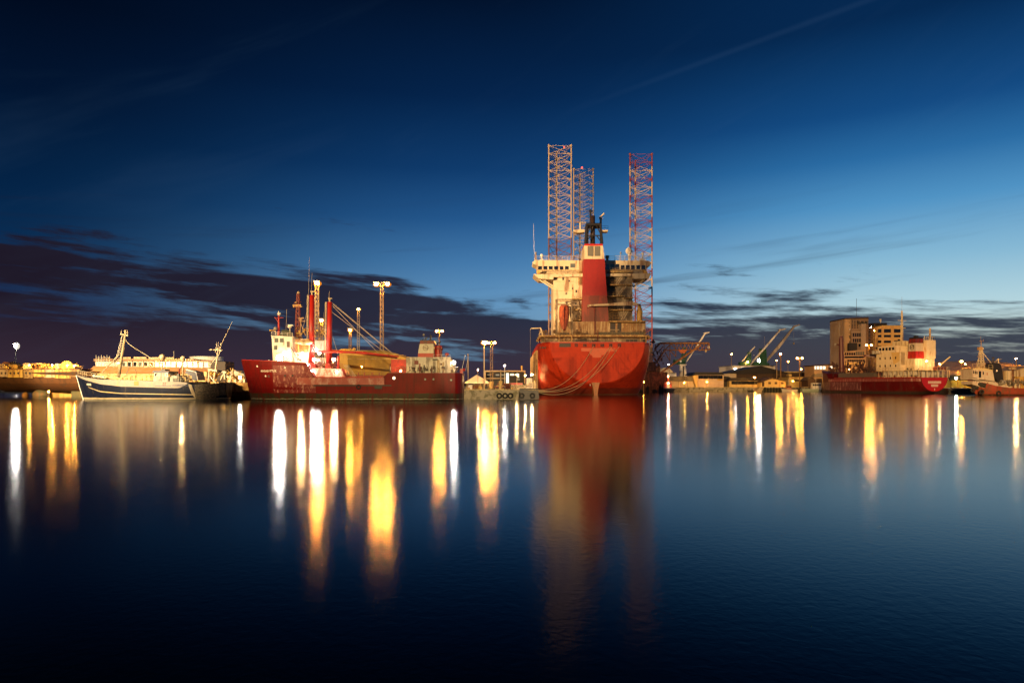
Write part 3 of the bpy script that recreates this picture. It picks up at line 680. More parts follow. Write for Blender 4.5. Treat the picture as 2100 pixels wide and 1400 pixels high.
part('rescue_davit', MB().path([V(898, 710, 145), V(897, 702, 145), V(901, 704, 145), V(904, 700, 145)], .12), BLACK, tk)
jr = MB()
for i in range(60):
    a = 836 + random.random() * 112; b_ = 752 + random.random() * 12; r_ = .08 + random.random() * .2
    if i % 2: jr.ball(V(a, b_, 140.7 + random.random() * 1), r_, 1, 1, 1, 7, 5)
    else: jr.pbar((a, b_, 141), (a + random.uniform(-3, 3), b_ + random.uniform(-4, 4), 141.3), .05, 4)
part('deck_fittings', jr, mat('deck_gear', (.10, .07, .05), .6), tk)
for a, b_ in ((861, 745), (870, 748), (885, 753), (800, 745)): part('bollard_post', MB().pbar((a, 766, 140.9), (a, b_, 140.9), .13), DARK if a == 870 else DRED, tk)
rail('railing', [V(788, 766, 140.6), V(833, 765, 140.4), V(937, 766, 140.4)], 1.25, mat('rail_grey', (.2, .15, .1), .5), tk, 1.1, .03, 3)
rail('railing', [V(889, 736, 142.4), V(923, 736, 142.4)], .9, WHITE, tk, .8, .03)
part('house_annex', MB().pbox(912, 932, 748, 764, 143.4, 3).pbox(920, 934, 741, 748, 143.8, 2), CREAM, tk)
for a, b_, c, d in ((936, 758, 950, 727), (945, 760, 955, 738)): part('whip_aerial', MB().pbar((948 if a == 936 else 953, b_, 144) if False else (a + 11 - (a == 945) * 1, b_, 144), (c + 4, d, 144), .05, 4), GALV, tk)
part('stern_fairlead', MB().pbox(943, 949, 756, 767, 144, .8).ball(V(951, 758, 144.5), .35), RED, tk)
part('rudder_head', MB().pbar((931, 822, 145.5), (931, 800, 145.5), .2), DRED, tk)
# lit deck lamps of the tanker
worklight(V(572, 733, 141.4), 1150, WHT, .5, tk); worklight(V(617, 732, 142.0), 340, WRM, .26, tk)
for (a, b_, yy, I) in ((583, 728, 141.3, 26), (620, 724, 141.6, 16), (648, 716, 141.9, 30), (652, 738, 141.4, 20), (640, 760, 140.6, 14), (690, 762, 140.6, 12)):
    h_ = part('added_bulkhead_lamp', MB().pbar((a, b_ - 1.2, yy), (a, b_ - 2.6, yy), .12), GREY, tk); part('lens', MB().ball(V(a, b_, yy), .14), lens_mat(WHT, I, .14), h_)  # small lamps added to give the house behind a glow
worklight(V(644, 737, 142.2), 420, WHT, .26, tk); worklight(V(655, 724, 143), 280, WHT, .2, tk)
worklight(V(684, 737, 142), 340, WRM, .24, tk); worklight(V(931, 743, 142.5), 420, WHT, .27, tk)
worklight(V(822, 760, 142.6), 60, WRM, .12, tk)
# ================================================================== large red ship seen from straight astern
BY = 224.0
bs = thing('offshore_ship', 'huge red and cream ship moored stern on with wide bridge wings', 'ship', (28, 250, 0))
BZT = [(0, 17.3), (110, 17.3)]
BH = Hull((28, 224), R(90), [(0, 15.5), (1.5, 16.2), (4, 17.8), (8, 18.9), (14, 19.2), (78, 19.2), (96, 10), (104, 1)], BZT,
          [(0, 4.0), (1.5, 3.2), (5, .9), (9, -1.5), (16, -4.5), (104, -4.5)], [(0, 2.05), (4, 2.25), (9, 2.7), (16, 3.4), (30, 5), (104, 3)], 17.3, (0, 1), 104)
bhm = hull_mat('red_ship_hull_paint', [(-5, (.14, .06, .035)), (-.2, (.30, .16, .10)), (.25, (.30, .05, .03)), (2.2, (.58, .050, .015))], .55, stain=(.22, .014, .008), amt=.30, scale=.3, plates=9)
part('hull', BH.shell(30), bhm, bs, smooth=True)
for f in bs.children[-1].data.polygons:
    if len(f.vertices) > 8: f.use_smooth = False
part('gunwale', BH.strip(0, 60, lambda t: 17.15, lambda t: 17.45, .06, (1, -1), .2).box(12.6, 43.4, 223.86, 224.2, 17.15, 17.45), RED, bs)
# skeg and rudder
part('skeg', MB().pprism([(1213, 784), (1230, 784), (1227, 797), (1225, 815), (1219.5, 815), (1217, 797)], 223.9, 7), mat('skeg_paint', (.42, .17, .06), .5, stain=(.2, .1, .03), amt=.4), bs)
# painted over name patch and mooring ports on the transom
TF = 223.97
ptc = MB().pprism([(1192, 713.5), (1262, 713.5), (1262, 720), (1244, 720.5), (1243, 727), (1233, 728), (1233, 733), (1216, 733), (1214, 728), (1209, 727), (1209, 720.5), (1192, 720)], TF, .04)
part('painted_patch', ptc, mat('orange_red_patch', (.55, .10, .035), .5, mott=.15), bs)
for a, b_, c, d in ((1147, 1170.5, 703.5, 711.5), (1178.5, 1185, 704, 711), (1196, 1203, 705, 711), (1214, 1221, 705, 711), (1231.5, 1239, 705, 711), (1249, 1256, 704.5, 711), (1267, 1273.5, 704.5, 711)):
    w_ = part('mooring_port', MB().pbox(a, b_, c, d, TF - .02, .06), BLACK, bs)
    if a > 1150: part('roller', MB().pbar(((a + b_) / 2, d, TF - .15), ((a + b_) / 2, c + 2, TF - .15), .28, 8).ball(V((a + b_) / 2, c + 3.4, TF - .1), .42, 1, .6, 1, 8, 6), DRED, w_)
for a in (1107, 1112, 1117): part('mooring_port', MB().pbox(a, a + 2.2, 711, 714.5, 228 - (a - 1107) * .2, .4), BLACK, bs)
# draught marks low on the skeg plate
part('draught_marks', MB().pbox(1210, 1211, 787, 791, TF - .6, .02), WHITE, bs)
# ---- aft deck gallery: upper deck edge on posts
def pb(a, b_, c, d, Y, dd): return MB().pbox(a, b_, c, d, Y, dd)
part('gallery_deck', MB().pbox(1106, 1330, 686.5, 690.3, 225.2, 22), RUSTC, bs)
part('gallery_beam', MB().pprism([(1102, 693), (1108, 687), (1108, 690.5), (1104, 697)], 225.3, 12).pprism([(1328, 687), (1333, 688), (1333, 694), (1328, 690)], 225.3, 12), RUSTC, bs)
for a in (1104, 1109, 1117, 1146.5, 1172.5, 1226.5, 1313, 1325, 1331):
    part('gallery_post', pb(a - 1.3, a + 1.3, 688, 702.5, 225.0, .4) if a in (1146.5, 1172.5, 1325) else pb(a - .5, a + .5, 690, 702.5, 225.1, .3), RUSTC, bs)
part('gallery_brace', MB().pbar((1148, 700.5, 225), (1160, 693.5, 225), .12).pbar((1172, 693, 225), (1163, 700, 225), .12).pbar((1148, 700.5, 225), (1172, 700.5, 225), .15), RUSTC, bs)
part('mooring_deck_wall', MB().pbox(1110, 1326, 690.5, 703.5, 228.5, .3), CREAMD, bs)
for a in (1180, 1284, 1292, 1300, 1318): part('opening', pb(a, a + (7 if a != 1180 else 9), 696, 702, 228.4, .1), BLACK, bs)
part('mooring_winch', MB().pbar((1190, 699, 227), (1203, 699, 227), .7, 10).pbar((1214, 700, 227), (1224, 700, 227), .5, 10), DARK, bs)
rail('railing', [V(1106, 686.5, 225.4), V(1330, 686.5, 225.4)], 1.2, mat('rail_ochre', (.30, .20, .08), .6), bs, 1.5, .05, 3)
part('net_screen', MB().pbox(1225, 1322, 680.5, 686.2, 225.8, .08), mat('grey_green_netting', (.09, .10, .08), .8), bs)
# ---- deckhouse tiers
part('lower_house', MB().pbox(1147, 1324, 659, 687, 233, 14), mat('rust_streaked_panels', (.60, .47, .25), .6, stain=(.22, .09, .02), amt=.55, scale=.7, streak=9), bs)
part('deck_edge', MB().pbox(1250, 1324.5, 657.5, 660.2, 230.5, 3), RUSTC, bs)
for a, b_ in ((1251.5, 1262), (1266, 1274)): part('opening', pb(a, b_, 662, 681, 232.9, .2), BLACK, bs)
part('opening_rail', MB().pbar((1250, 676, 232.7), (1270, 676, 232.7), .1), CREAM, bs)
for k in range(6): part('stiffener', pb(1278 + k * 6.2, 1279.2 + k * 6.2, 662, 684, 232.75, .3), RUSTC, bs)
part('main_house', MB().pbox(1135, 1195, 556, 686.8, 238, 14), CREAM, bs)
part('main_house', MB().pbox(1246, 1297, 556, 659.5, 238, 14), mat('sooty_cream_house', (.50, .42, .28), .65, stain=(.045, .03, .02), amt=.62, scale=.22, streak=2.2), bs)
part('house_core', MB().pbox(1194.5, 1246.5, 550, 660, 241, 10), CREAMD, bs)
part('soot_shadow_patch', MB().pprism([(1243, 560), (1262, 562), (1264, 600), (1258, 612), (1268, 640), (1272, 656), (1249, 658)], 237.8, .12), mat('sooty_shadowed_plating', (.07, .05, .035), .8, stain=(.25, .16, .06), amt=.4, scale=.6, streak=.4), bs)  # dark patch: soot together with the funnel's shadow painted in
# stair tower box beside the funnel
part('stair_trunk', MB().pbox(1177, 1194, 584.5, 611, 236.5, 1.6), CREAM, bs)
window(bs, 1180, 1183.6, 594.5, 600, 236.5, BLACK, CREAM); window(bs, 1153, 1156.6, 569, 574.5, 238, BLACK, CREAM); window(bs, 1281.5, 1285.3, 567.5, 572.5, 238, BLACK, CREAM)
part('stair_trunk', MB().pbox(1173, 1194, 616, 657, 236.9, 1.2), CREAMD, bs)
for a, c in ((1180, 646), (1179, 620)): window(bs, a, a + 3.5, c, c + 5, 236.9, BLACK, CREAMD)
dkm = RUSTC
for (a, b_, c) in ((1172, 1194, 611.5), (1173, 1194, 634), (1173, 1194, 655)):
    p_ = part('landing', pb(a, b_, c, c + 1.6, 235.2, 2.8), dkm, bs); rail('landing_rail', [V(a, c, 235.3), V(b_, c, 235.3)], 1.1, dkm, p_, .9, .04)
for (a, b_, c) in ((1252, 1299, 556), (1250, 1299, 582.5), (1247, 1281, 606), (1281, 1299, 609), (1250, 1299, 634.5)):
    p_ = part('landing', pb(a, b_, c, c + 2.2, 235.6, 2.4), dkm, bs); rail('landing_rail', [V(a, c, 235.7), V(b_, c, 235.7)], 1.2, dkm, p_, .9, .04)
for (a, c, b_, d) in ((1263, 582, 1280, 558), (1265, 606, 1281, 585), (1274, 655, 1284, 637), (1270, 634, 1279, 611)):
    s_ = MB()
    for k in range(9): s_.bar(V(a + (b_ - a) * k / 8, c + (d - c) * k / 8, 236.2), V(a + (b_ - a) * k / 8 + 4.5, c + (d - c) * k / 8, 236.2), .05, 4)
    for dx in (0, 4.5): s_.bar(V(a + dx, c, 236.2), V(b_ + dx, d, 236.2), .09, 4)
    part('stair', s_, CREAM, bs)
pp = MB()
for a in (1186.5, 1189, 1191.5): pp.pbar((a, 557, 237.7), (a, 656 if a > 1187 else 612, 237.7), .09, 5)
part('pipe', pp.pbox(1186, 1192, 556.5, 557.3, 237.6, .3), RUSTC, bs)
lx = MB().pbar((1138.5, 686, 237.6), (1138.5, 624, 237.6), .08, 4).pbar((1141, 686, 237.6), (1141, 624, 237.6), .08, 4)
for k in range(26): lx.pbar((1138.5, 626 + k * 2.3, 237.6), (1141, 626 + k * 2.3, 237.6), .05, 3)
part('wall_ladder', lx, RUSTC, bs)
for a, c in ((1137.5, 631), (1137.5, 657), (1137.5, 667), (1160, 600), (1166, 574), (1173, 590)): part('junction_box', MB().pbox(a, a + 2.2, c, c + 3.4, 237.75, .25), DARK, bs)
for k in range(5): part('vent_cowl', MB().pbox(1141 + k * 9, 1144 + k * 9, 560.5, 561.6, 237.8, .2), RUSTM, bs)
for c in (577, 596, 616): part('drip_rail', MB().pbox(1135.5, 1176, c, c + .5, 237.88, .12), RUSTC, bs)
# ---- bridge and wings
part('wing_deck', MB().pprism([(1094, 562), (1336, 560), (1330, 571.5), (1298, 571.5), (1298, 566), (1135, 568), (1135, 573), (1106, 571.5)], 236, 10), CREAM, bs)
part('bridge_house', MB().pprism([(1092, 537.5), (1097, 533), (1196, 533.5), (1196, 560.5), (1104, 560.5), (1101, 544), (1094, 541)], 239, 8).pprism([(1239, 533.5), (1331, 534.5), (1335, 540), (1333, 545), (1326, 547), (1325, 560.5), (1239, 560.5)], 239, 8), CREAM, bs)
for k in range(6): window(bs, 1103.5 + k * 11, 1111.5 + k * 11, 545.8, 552.8, 239, GLASS, CREAM)
for k in range(8): window(bs, 1241 + k * 10.6, 1249 + k * 10.6, 541.5 if k < 3 else 544, 552.5, 239, GLASS, CREAM)
window(bs, 1169.5, 1179.5, 540.5, 549, 239, GLASSW, CREAM)
part('wing_bulwark', MB().pbox(1100, 1193, 553.5, 554.5, 236.1, .15).pbox(1242, 1326, 553.5, 554.5, 236.1, .15), RUSTC, bs)
rail('railing', [V(1100, 561.5, 236.2), V(1193, 561.5, 236.2)], 1.35, RUSTC, bs, 1.4, .05, 3); rail('railing', [V(1242, 561, 236.2), V(1326, 561, 236.2)], 1.35, RUSTC, bs, 1.4, .05, 3)
for a, b_ in ((1104, 1135), (1111, 1135)): part('wing_brace', MB().pbar((a, 572, 239), (b_, 592 - (a - 1104) * .7, 239), .28), CREAM, bs)
part('wing_brace', MB().pbar((1326, 571, 239), (1298, 588, 239), .28), CREAM, bs)
part('wing_end', MB().pprism([(1100, 556), (1108, 553), (1107, 561), (1102, 561)], 235.8, 1.5).pprism([(1320, 553), (1328, 556), (1327, 561.5), (1322, 559)], 235.8, 1.5), YEL, bs)
rail('roof_rail', [V(1100, 533, 239.3), V(1196, 533, 239.3)], 1.4, CREAM, bs, 1.8, .05, 3); rail('roof_rail', [V(1240, 534, 239.3), V(1332, 534.5, 239.3)], 1.6, CREAM, bs, 1.8, .05, 3)
# ---- funnel
f_ = part('funnel', MB().pprism([(1197, 531), (1240, 531), (1248.5, 659), (1193.5, 659)], 233.6, 9), mat('funnel_deep_red', (.26, .012, .008), .5, stain=(.18, .008, .006), amt=.2), bs, 'tall tapering red funnel casing')
part('funnel_lower', MB().pprism([(1194.9, 606), (1245, 606), (1248.7, 659.3), (1193.2, 659.3)], 233.45, .2), mat('funnel_faded_red', (.24, .03, .015), .5, stain=(.10, .02, .01), amt=.45, scale=.3, streak=5), f_)
fw = part('funnel_head', MB().pprism([(1198, 504), (1236.5, 504), (1239.8, 531), (1196.8, 531)], 233.7, 9), CREAM, f_)
part('funnel_band', MB().pprism([(1198.5, 500), (1236, 500), (1236.7, 504), (1198, 504)], 233.6, 9.2), RED, f_)
part('louvre', MB().pbox(1205, 1217, 504.8, 525, 233.6, .2), mat('grey_louvre', (.13, .125, .1), .7), fw); part('louvre', MB().pbox(1219.5, 1231, 504.8, 525, 233.6, .2), mat('grey_louvre', (.13, .125, .1), .7), fw)
tw = MB().pbox(1202, 1233, 460, 461, 234.5, 6)
for a, b_ in ((1200.5, 1203.5), (1235, 1231)):
    for dy in (0, 6): tw.pbar((a, 500, 234.5 + dy), (b_, 460, 234.5 + dy), .45, 6)
for dy in (0, 6):
    tw.pbar((1202, 460.5, 234.5 + dy), (1233, 460.5, 234.5 + dy), .55, 6).pbar((1202, 483, 234.5 + dy), (1233.5, 483, 234.5 + dy), .22, 4)
    tw.pbar((1201.5, 497, 234.5 + dy), (1211, 484, 234.5 + dy), .22, 4).pbar((1234, 497, 234.5 + dy), (1224, 484, 234.5 + dy), .22, 4).pbar((1203, 482, 234.5 + dy), (1212, 463, 234.5 + dy), .2, 4).pbar((1233, 482, 234.5 + dy), (1223, 463, 234.5 + dy), .2, 4)
part('exhaust_tower', tw, BLACK, f_)
part('exhaust_stack', MB().pbar((1215.5, 500, 237), (1215.5, 443, 237), .82, 14), mat('burnt_stack', (.035, .017, .012), .6), f_, smooth=True)
part('stack_cap', MB().pbar((1211, 446, 237.5), (1211, 429.5, 237.5), .35, 8).pbar((1207.5, 433, 237.5), (1215, 433, 237.5), .25, 6).pbar((1201, 433.5, 237.5), (1220, 433, 237.5), .07, 4).pbar((1209, 460, 237.5), (1211.5, 440, 237.5), .12), BLACK, f_)
part('mast_platform', MB().pprism([(1176, 471), (1199, 470), (1199, 476), (1184, 477.5), (1176, 474)], 240, 3).pbox(1234, 1247, 471.5, 474.5, 240, 3), CREAM, bs)
part('radar', MB().pbox(1179, 1202, 455, 456.6, 240.5, .5).pbar((1190, 457, 240.7), (1190, 471, 240.7), .35), CREAM, bs)
part('radar', MB().pbar((1229, 448, 240.5), (1239, 437.5, 240.5), .3).pbar((1232, 447, 240.7), (1232, 471, 240.7), .4).pbox(1229, 1236, 447, 448.5, 240.4, .6), CREAM, bs)
part('radar_mast', MB().pbar((1204, 532, 242), (1204, 470, 242), .5).pbar((1234, 532, 242), (1232, 474, 242), .4), CREAM, bs)
rail('railing', [V(1234, 471.5, 240.1), V(1247, 471.5, 240.1)], 1.4, DARK, bs, .9, .05, 2)
# ---- domes, aerials on the bridge roof
def dome(px, py, r, base, label=None):
    d_ = part('satellite_dome', MB().pbar((px, base, 241), (px, py, 241), .3), WHITE, bs); part('dome_cover', MB().ball(V(px, py, 241), r, 1, 1, 1.1, 14, 9), WHITE, d_, smooth=True)
dome(1289.5, 514.5, 1.15, 534); dome(1318, 520, .5, 534); dome(1111, 524, .55, 534)
part('dish', MB().pbox(1312, 1321, 530.5, 533.5, 240, 1).pbox(1107.5, 1114.5, 536.5 - 5, 536.5 - 2, 240, 1), WHITE, bs)
part('whip_aerial', MB().pbar((1095.5, 533, 240), (1094, 458, 240), .06, 4), WHITE, bs)
part('aerial_frame', MB().pbar((1098, 536, 239.5), (1099, 517, 239.5), .3).pbar((1101, 536, 239.5), (1099, 524, 239.5), .12).pbar((1272, 534, 240), (1273, 516, 240), .12).ball(V(1273, 519, 240), .35).pbar((1280, 534, 240), (1287, 524, 240), .1), GREY, bs)
part('ventilator', MB().pbar((1245.5, 534, 240), (1245.5, 526, 240), .45).pbox(1242.5, 1249, 523.5, 528.5, 239.5, 1.4), BLACK, bs)
# ---- free-fall lifeboat nose down in its cradle
cr = part('lifeboat_cradle', MB().pbar((1142, 687, 228), (1142, 616, 233), .28).pbar((1174, 687, 228), (1172, 616, 233), .28).pbar((1140, 614, 233), (1173, 614, 233), .2).pbar((1142, 624, 232), (1171, 624, 232), .22).pbar((1140, 614, 233), (1140, 686, 233), .16).pbar((1148, 618, 233), (1166, 618, 233), .15), CREAMD, bs)
lbm = MB(); prof = [(0, .12), (.06, .55), (.15, .95), (.3, 1.35), (.5, 1.68), (.7, 1.78), (.86, 1.68), (.95, 1.4), (1, .9)]
A_, B_ = V(1156.5, 678, 228.2), V(1157, 625, 233.5); ax = (B_ - A_).normalized(); up = Vector((0, -1, .3)).normalized(); vs = []; fs = []
for t_, w_ in prof:
    c = A_ + (B_ - A_) * t_
    for k in range(14):
        a = 2 * math.pi * k / 14; vs.append(tuple(c + Vector((1, 0, 0)) * math.cos(a) * w_ + up * math.sin(a) * w_ * .8))
for i in range(len(prof) - 1):
    for k in range(14): fs.append((i * 14 + k, i * 14 + (k + 1) % 14, (i + 1) * 14 + (k + 1) % 14, (i + 1) * 14 + k))
fs += [tuple(range(13, -1, -1)), tuple(range((len(prof) - 1) * 14, len(prof) * 14))]
lf = part('lifeboat', lbm.add(vs, fs), mat('weathered_orange_shell', (.50, .12, .05), .5, stain=(.2, .05, .03), amt=.45, scale=.8), bs, 'orange enclosed lifeboat hanging nose down', smooth=True)
part('cockpit', MB().ball(B_ + Vector((0, -1.0, -.6)), .9, 1.2, .7, .9, 10, 7), mat('dark_orange', (.3, .07, .03), .4), lf, smooth=True)
part('keel_strip', MB().bar(A_ + up * .3, A_ + (B_ - A_) * .45 + up * 1.38, .14).bar(A_ + (B_ - A_) * .45 + up * 1.38, A_ + (B_ - A_) * .85 + up * 1.4, .3), DRED, lf)
part('cradle_foot', MB().pbox(1148, 1168, 682, 685.5, 229, 1.2), DARK, cr)
# ---- stores crane over the aft deck
ck = part('deck_crane', MB().pbar((1312, 659, 233), (1312, 637, 233), .95, 12).pbar((1312, 637, 233), (1311, 624, 233), .8, 12, .5), YEL, bs, 'yellow pedestal crane with cream jib')
part('jib', MB().pprism([(1206, 624.5), (1250, 622), (1296, 617.5), (1297, 626), (1206, 627.5)], 230.6, .9).pprism([(1296, 618), (1310, 622.5), (1310, 625), (1296, 626)], 230.6, .9), CREAM, ck)
part('ram', MB().pbar((1294, 626, 231), (1306, 640, 232), .2).pbar((1279, 627, 231), (1279, 640, 231), .14).pbar((1206.5, 626, 230.8), (1206.5, 630, 230.8), .2), CREAM, ck)
part('drain_pipe', MB().pbar((1220, 626, 233.2), (1220.5, 687, 232.6), .22).pbar((1226, 676, 225.5), (1226, 702, 224.9), .14), DRED, bs)
part('davit', MB().pbar((1090, 673.3, 228), (1109, 672.5, 228), .18).pbar((1109, 672.5, 228), (1113, 687, 228), .3).pbar((1088, 673.5, 228), (1088, 676, 228), .08).pbar((1105, 687, 228), (1110, 678, 228), .2), CREAM, bs)
part('hoist_wire', MB().pbar((1087.5, 675, 228), (1087.5, 770, 228), .03, 3), CABLE, bs)
jb = MB()
for i in range(60):
    a = random.choice((1104 + random.random() * 34, 1176 + random.random() * 30, 1300 + random.random() * 26, 1180 + random.random() * 12)); b_ = 678 + random.random() * 9
    if i % 2: jb.ball(V(a, b_, 228 + random.random() * 3), .2 + random.random() * .3, 1, 1, 1, 7, 5)
    else: jb.pbar((a, b_, 228.5), (a + random.uniform(-5, 5), b_ + random.uniform(-7, 5), 230), .09, 4)
part('deck_fittings', jb, mat('rusty_gear', (.16, .09, .05), .6), bs)
# accommodation ladder and pipes along the lit flank
sd = MB()
for k in range(16):
    yy = 230 + k * 4.5; sd.box(8.0, 8.7, yy, yy + .35, 2.2, 15)
part('fender_board', sd, mat('timber_fender', (.45, .30, .12), .7), bs)
worklight(V(1091, 768, 236), 260, WRM, .22, bs); worklight(V(1089, 781, 240), 300, WRM, .22, bs)
# mooring lines, sagging to the quay corner
def rope(a, b_, sag, label, grp='mooring lines of the big ship', r=.08, m=ROPE):
    a, b_ = Vector(a), Vector(b_); pts = []
    for k in range(19):
        t_ = k / 18; p = a + (b_ - a) * t_; p.z -= sag * 4 * t_ * (1 - t_); pts.append(tuple(p))
    return solo('mooring_line', MB().path(pts, r, 5), m, label, 'rope', tuple(b_), grp)
q0 = Vector((4.4, 160, QZ + .25))
rope(V(1217, 710, 223.7), q0, 4.6, 'mooring rope from the fourth transom port counted from the lifeboat side')
rope(V(1252, 710, 223.7), q0 + Vector((-.5, .2, 0)), 5.2, 'mooring rope from the transom port before the last')
rope(V(1270, 710, 223.7), q0 + Vector((-.8, .5, 0)), 5.6, 'mooring rope from the outermost transom port')
rope(V(1255, 711, 223.7), q0 + Vector((-.2, .8, 0)), 6.6, 'slackest mooring rope hanging lowest under the red stern')

# ================================================================== jack-up rig behind
rg = thing('jackup_rig', 'jack-up rig with three tall lattice legs behind the big ship', 'rig', (55, 350, 0))
lmc = mat('leg_cream', (.62, .44, .33), .6, stain=(.3, .12, .06), amt=.3, scale=.15)
def banded(name, bands):
    m = bpy.data.materials.new(name); m.use_nodes = True; t = m.node_tree; q = NT(t); b = t.nodes['Principled BSDF']
    geo = q.n('ShaderNodeNewGeometry').outputs['Position']; s3 = q.n('ShaderNodeSeparateXYZ'); t.links.new(geo, s3.inputs[0])
    q.put(b.inputs['Base Color'], q.ramp(q.m('DIVIDE', s3.outputs[2], 150), [(z_ / 150, c) for z_, c in bands], 'CONSTANT')); b.inputs['Roughness'].default_value = .55
    return m
PK, RD, BR = (.62, .46, .27), (.30, .06, .04), (.22, .09, .05)
legA = banded('leg_paint_pale', [(0, BR), (76, PK), (71, BR), (68, PK), (58, BR), (56, PK)][:1] + [(20, (.38, .22, .15)), (66, BR), (74, PK)])
legR = banded('leg_paint_red_white', [(0, BR), (24, RD), (50, PK), (56, RD), (60, PK), (68, RD), (73, PK), (80, RD), (85, PK), (92, RD), (96, PK), (102, RD), (105, PK), (110, RD)])
def leg(px0, px1, top, Y, m, z0, wd=1.0, flip=False):
    w = X(px1, Y) - X(px0, Y); cx_ = (X(px0, Y) + X(px1, Y)) / 2; zt_ = Z(top, Y)
    n = int((zt_ - z0) / 3.95)
    b = MB().lattice((cx_, Y + 3, z0), (cx_, Y + 3, zt_), w, n, .34, .115, 3, (1, 0, 0))
    for k in (.28, .36, .62): b.bar((cx_ - w * .1 + w * .3 * (k - .3), Y + 5, z0), (cx_ - w * .1 + w * .3 * (k - .3), Y + 5, zt_ - 1), .07, 4)
    for dx in (-.5, .5): b.ball((cx_ + dx * w, Y, zt_ + .2), .55, 1, 1, 1, 8, 6)
    return part('leg', b, m, rg)
leg(1125.5, 1171.5, 299, 330, legA, 2)
leg(1176.5, 1216.5, 347, 376, legA, 2)
leg(1292, 1337, 316.5, 334, legR, 2)
part('top_light', MB().ball(V(1193.5, 344, 378), .5), glow('red_beacon', (1, .1, .05), 3), rg); part('top_light', MB().ball(V(1157, 302, 332), .35), glow('red_beacon', (1, .1, .05), 3), rg)
part('rig_hull', MB().box(12, 74, 325, 398, -2, 9.5), RUSTM, rg)
part('jacking_house', MB().pbox(1318, 1338, 712, 752, 328, 6).pbox(1300, 1345, 742, 760, 327, 8), mat('rusty_brown_steel', (.16, .09, .05), .8, stain=(.05, .03, .02), amt=.5), rg)
part('rig_cabin', MB().pbox(1330, 1338.5, 722, 742, 324, 4), mat('cabin_ochre', (.55, .36, .18), .6), rg)
for c in (725.5, 730, 734.5): part('cabin_window', MB().pbox(1331.5, 1334.5, c, c + 1.3, 323.97, .1), BLACK, rg)
part('lower_platform', MB().pprism([(1324, 750), (1354, 750), (1354, 792), (1326, 792)], 330, 20), mat('ochre_plate', (.42, .24, .09), .7, stain=RUST, amt=.4), rg)
tr = MB(); YT = 322
def q2(a, b_, c, d, r=.2): 
    for dy in (0, 7): tr.pbar((a, b_, YT + dy), (c, d, YT + dy), r, 5)
q2(1354, 703.5, 1454, 703.5, .5); q2(1354, 703.5, 1342, 716, .4); q2(1362, 718, 1430, 717, .28); q2(1432, 718, 1455, 717, .3); q2(1454, 703.5, 1455, 717, .4)
q2(1354, 765, 1436, 708, .5); q2(1362, 760, 1432, 712, .35)
q2(1346, 745, 1363, 718, .35); q2(1363, 718, 1376, 705, .25); q2(1362, 705, 1362, 718, .18); q2(1374, 705, 1374, 740, .2); q2(1376, 705, 1387, 716, .2); q2(1386, 705, 1386, 732, .2); q2(1363, 720, 1374, 740, .2); q2(1375, 719, 1386, 731, .2)
for k in range(8): q2(1388 + k * 8, 705, 1392 + k * 8, 717, .15); q2(1396 + k * 8, 705, 1392 + k * 8, 717, .15)
for a in (1362, 1374, 1386, 1398, 1412, 1430, 1454):
    tr.bar(V(a, 703.5, YT), V(a, 703.5, YT + 7), .2, 4)
part('helideck_truss', tr, mat('rusty_truss', (.30, .13, .05), .7, stain=(.12, .05, .02), amt=.4), rg)
part('truss_deck', MB().pbox(1354, 1453, 702, 703.2, 321.6, 8), RUSTM, rg)
part('truss_plate', MB().pprism([(1391, 717), (1409, 717), (1404, 724), (1396, 724)], 321.5, .5), mat('bright_rust', (.5, .12, .03), .6), rg)
part('hook_block', MB().ball(V(1447.5, 719.5, 322), .5, 1, 1, 1.2, 8, 6).pbar((1447.5, 717, 322), (1447.5, 723, 322), .12), CREAM, rg)
part('wheel', MB().torus(V(1453.5, 712, 321.6), .45, .15), WHITE, rg)
part('elbow', MB().pbar((1333, 701, 326), (1344, 701, 326), .35).pbox(1338, 1342, 696, 704, 325.5, 1), mat('orange_steel', (.5, .18, .08), .6), rg)
jb = MB()
for i in range(46):
    a = 1336 + random.random() * 24; b_ = 712 + random.random() * 38
    jb.pbar((a, b_, 326 + random.random() * 5), (a + random.uniform(-7, 7), b_ + random.uniform(-9, 9), 326 + random.random() * 5), .22, 4)
part('machinery', jb, RUSTM, rg)
# ================================================================== blue and white fishing boat
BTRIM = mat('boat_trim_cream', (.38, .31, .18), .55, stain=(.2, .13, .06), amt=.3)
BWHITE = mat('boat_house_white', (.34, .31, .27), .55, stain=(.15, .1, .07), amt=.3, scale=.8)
fb = thing('fishing_boat', 'blue fishing boat with white bulwark and two white domes on posts', 'boat', (-80, 153, 0))
FBH = Hull((-97.6, 153), 0, [(0, .1), (1.5, 1.2), (4, 2.3), (8, 3.3), (12, 3.75), (30, 3.75), (33, 3.1), (34.2, 2.0)],
           [(0, 5.6), (3, 5.0), (7, 4.55), (14, 4.35), (22, 4.05), (26.2, 3.9), (27.5, 3.35), (34.2, 3.75)], [(0, -.5), (4, -1.6), (30, -1.8), (34.2, -.2)],
           [(0, 1.1), (5, 1.6), (11, 3), (30, 3), (34.2, 2)], 5.6, (1.6, 6), 34.2)
part('hull', FBH.shell(), hull_mat('navy_hull_paint', [(-5, (.1, .1, .08)), (.05, (.40, .33, .2)), (.32, (.006, .009, .024))], .4, stain=(.05, .04, .03), amt=.25, wob=.05), fb)
part('stern_plating', FBH.strip(28.2, 34.1, lambda t: .1 + .0 * t, lambda t: lerp(FBH.zt, t) - .02, .04, (1, -1)), mat('bare_dark_stern', (.045, .035, .018), .7, stain=(.25, .18, .1), amt=.3, scale=1.5, streak=.4), fb)
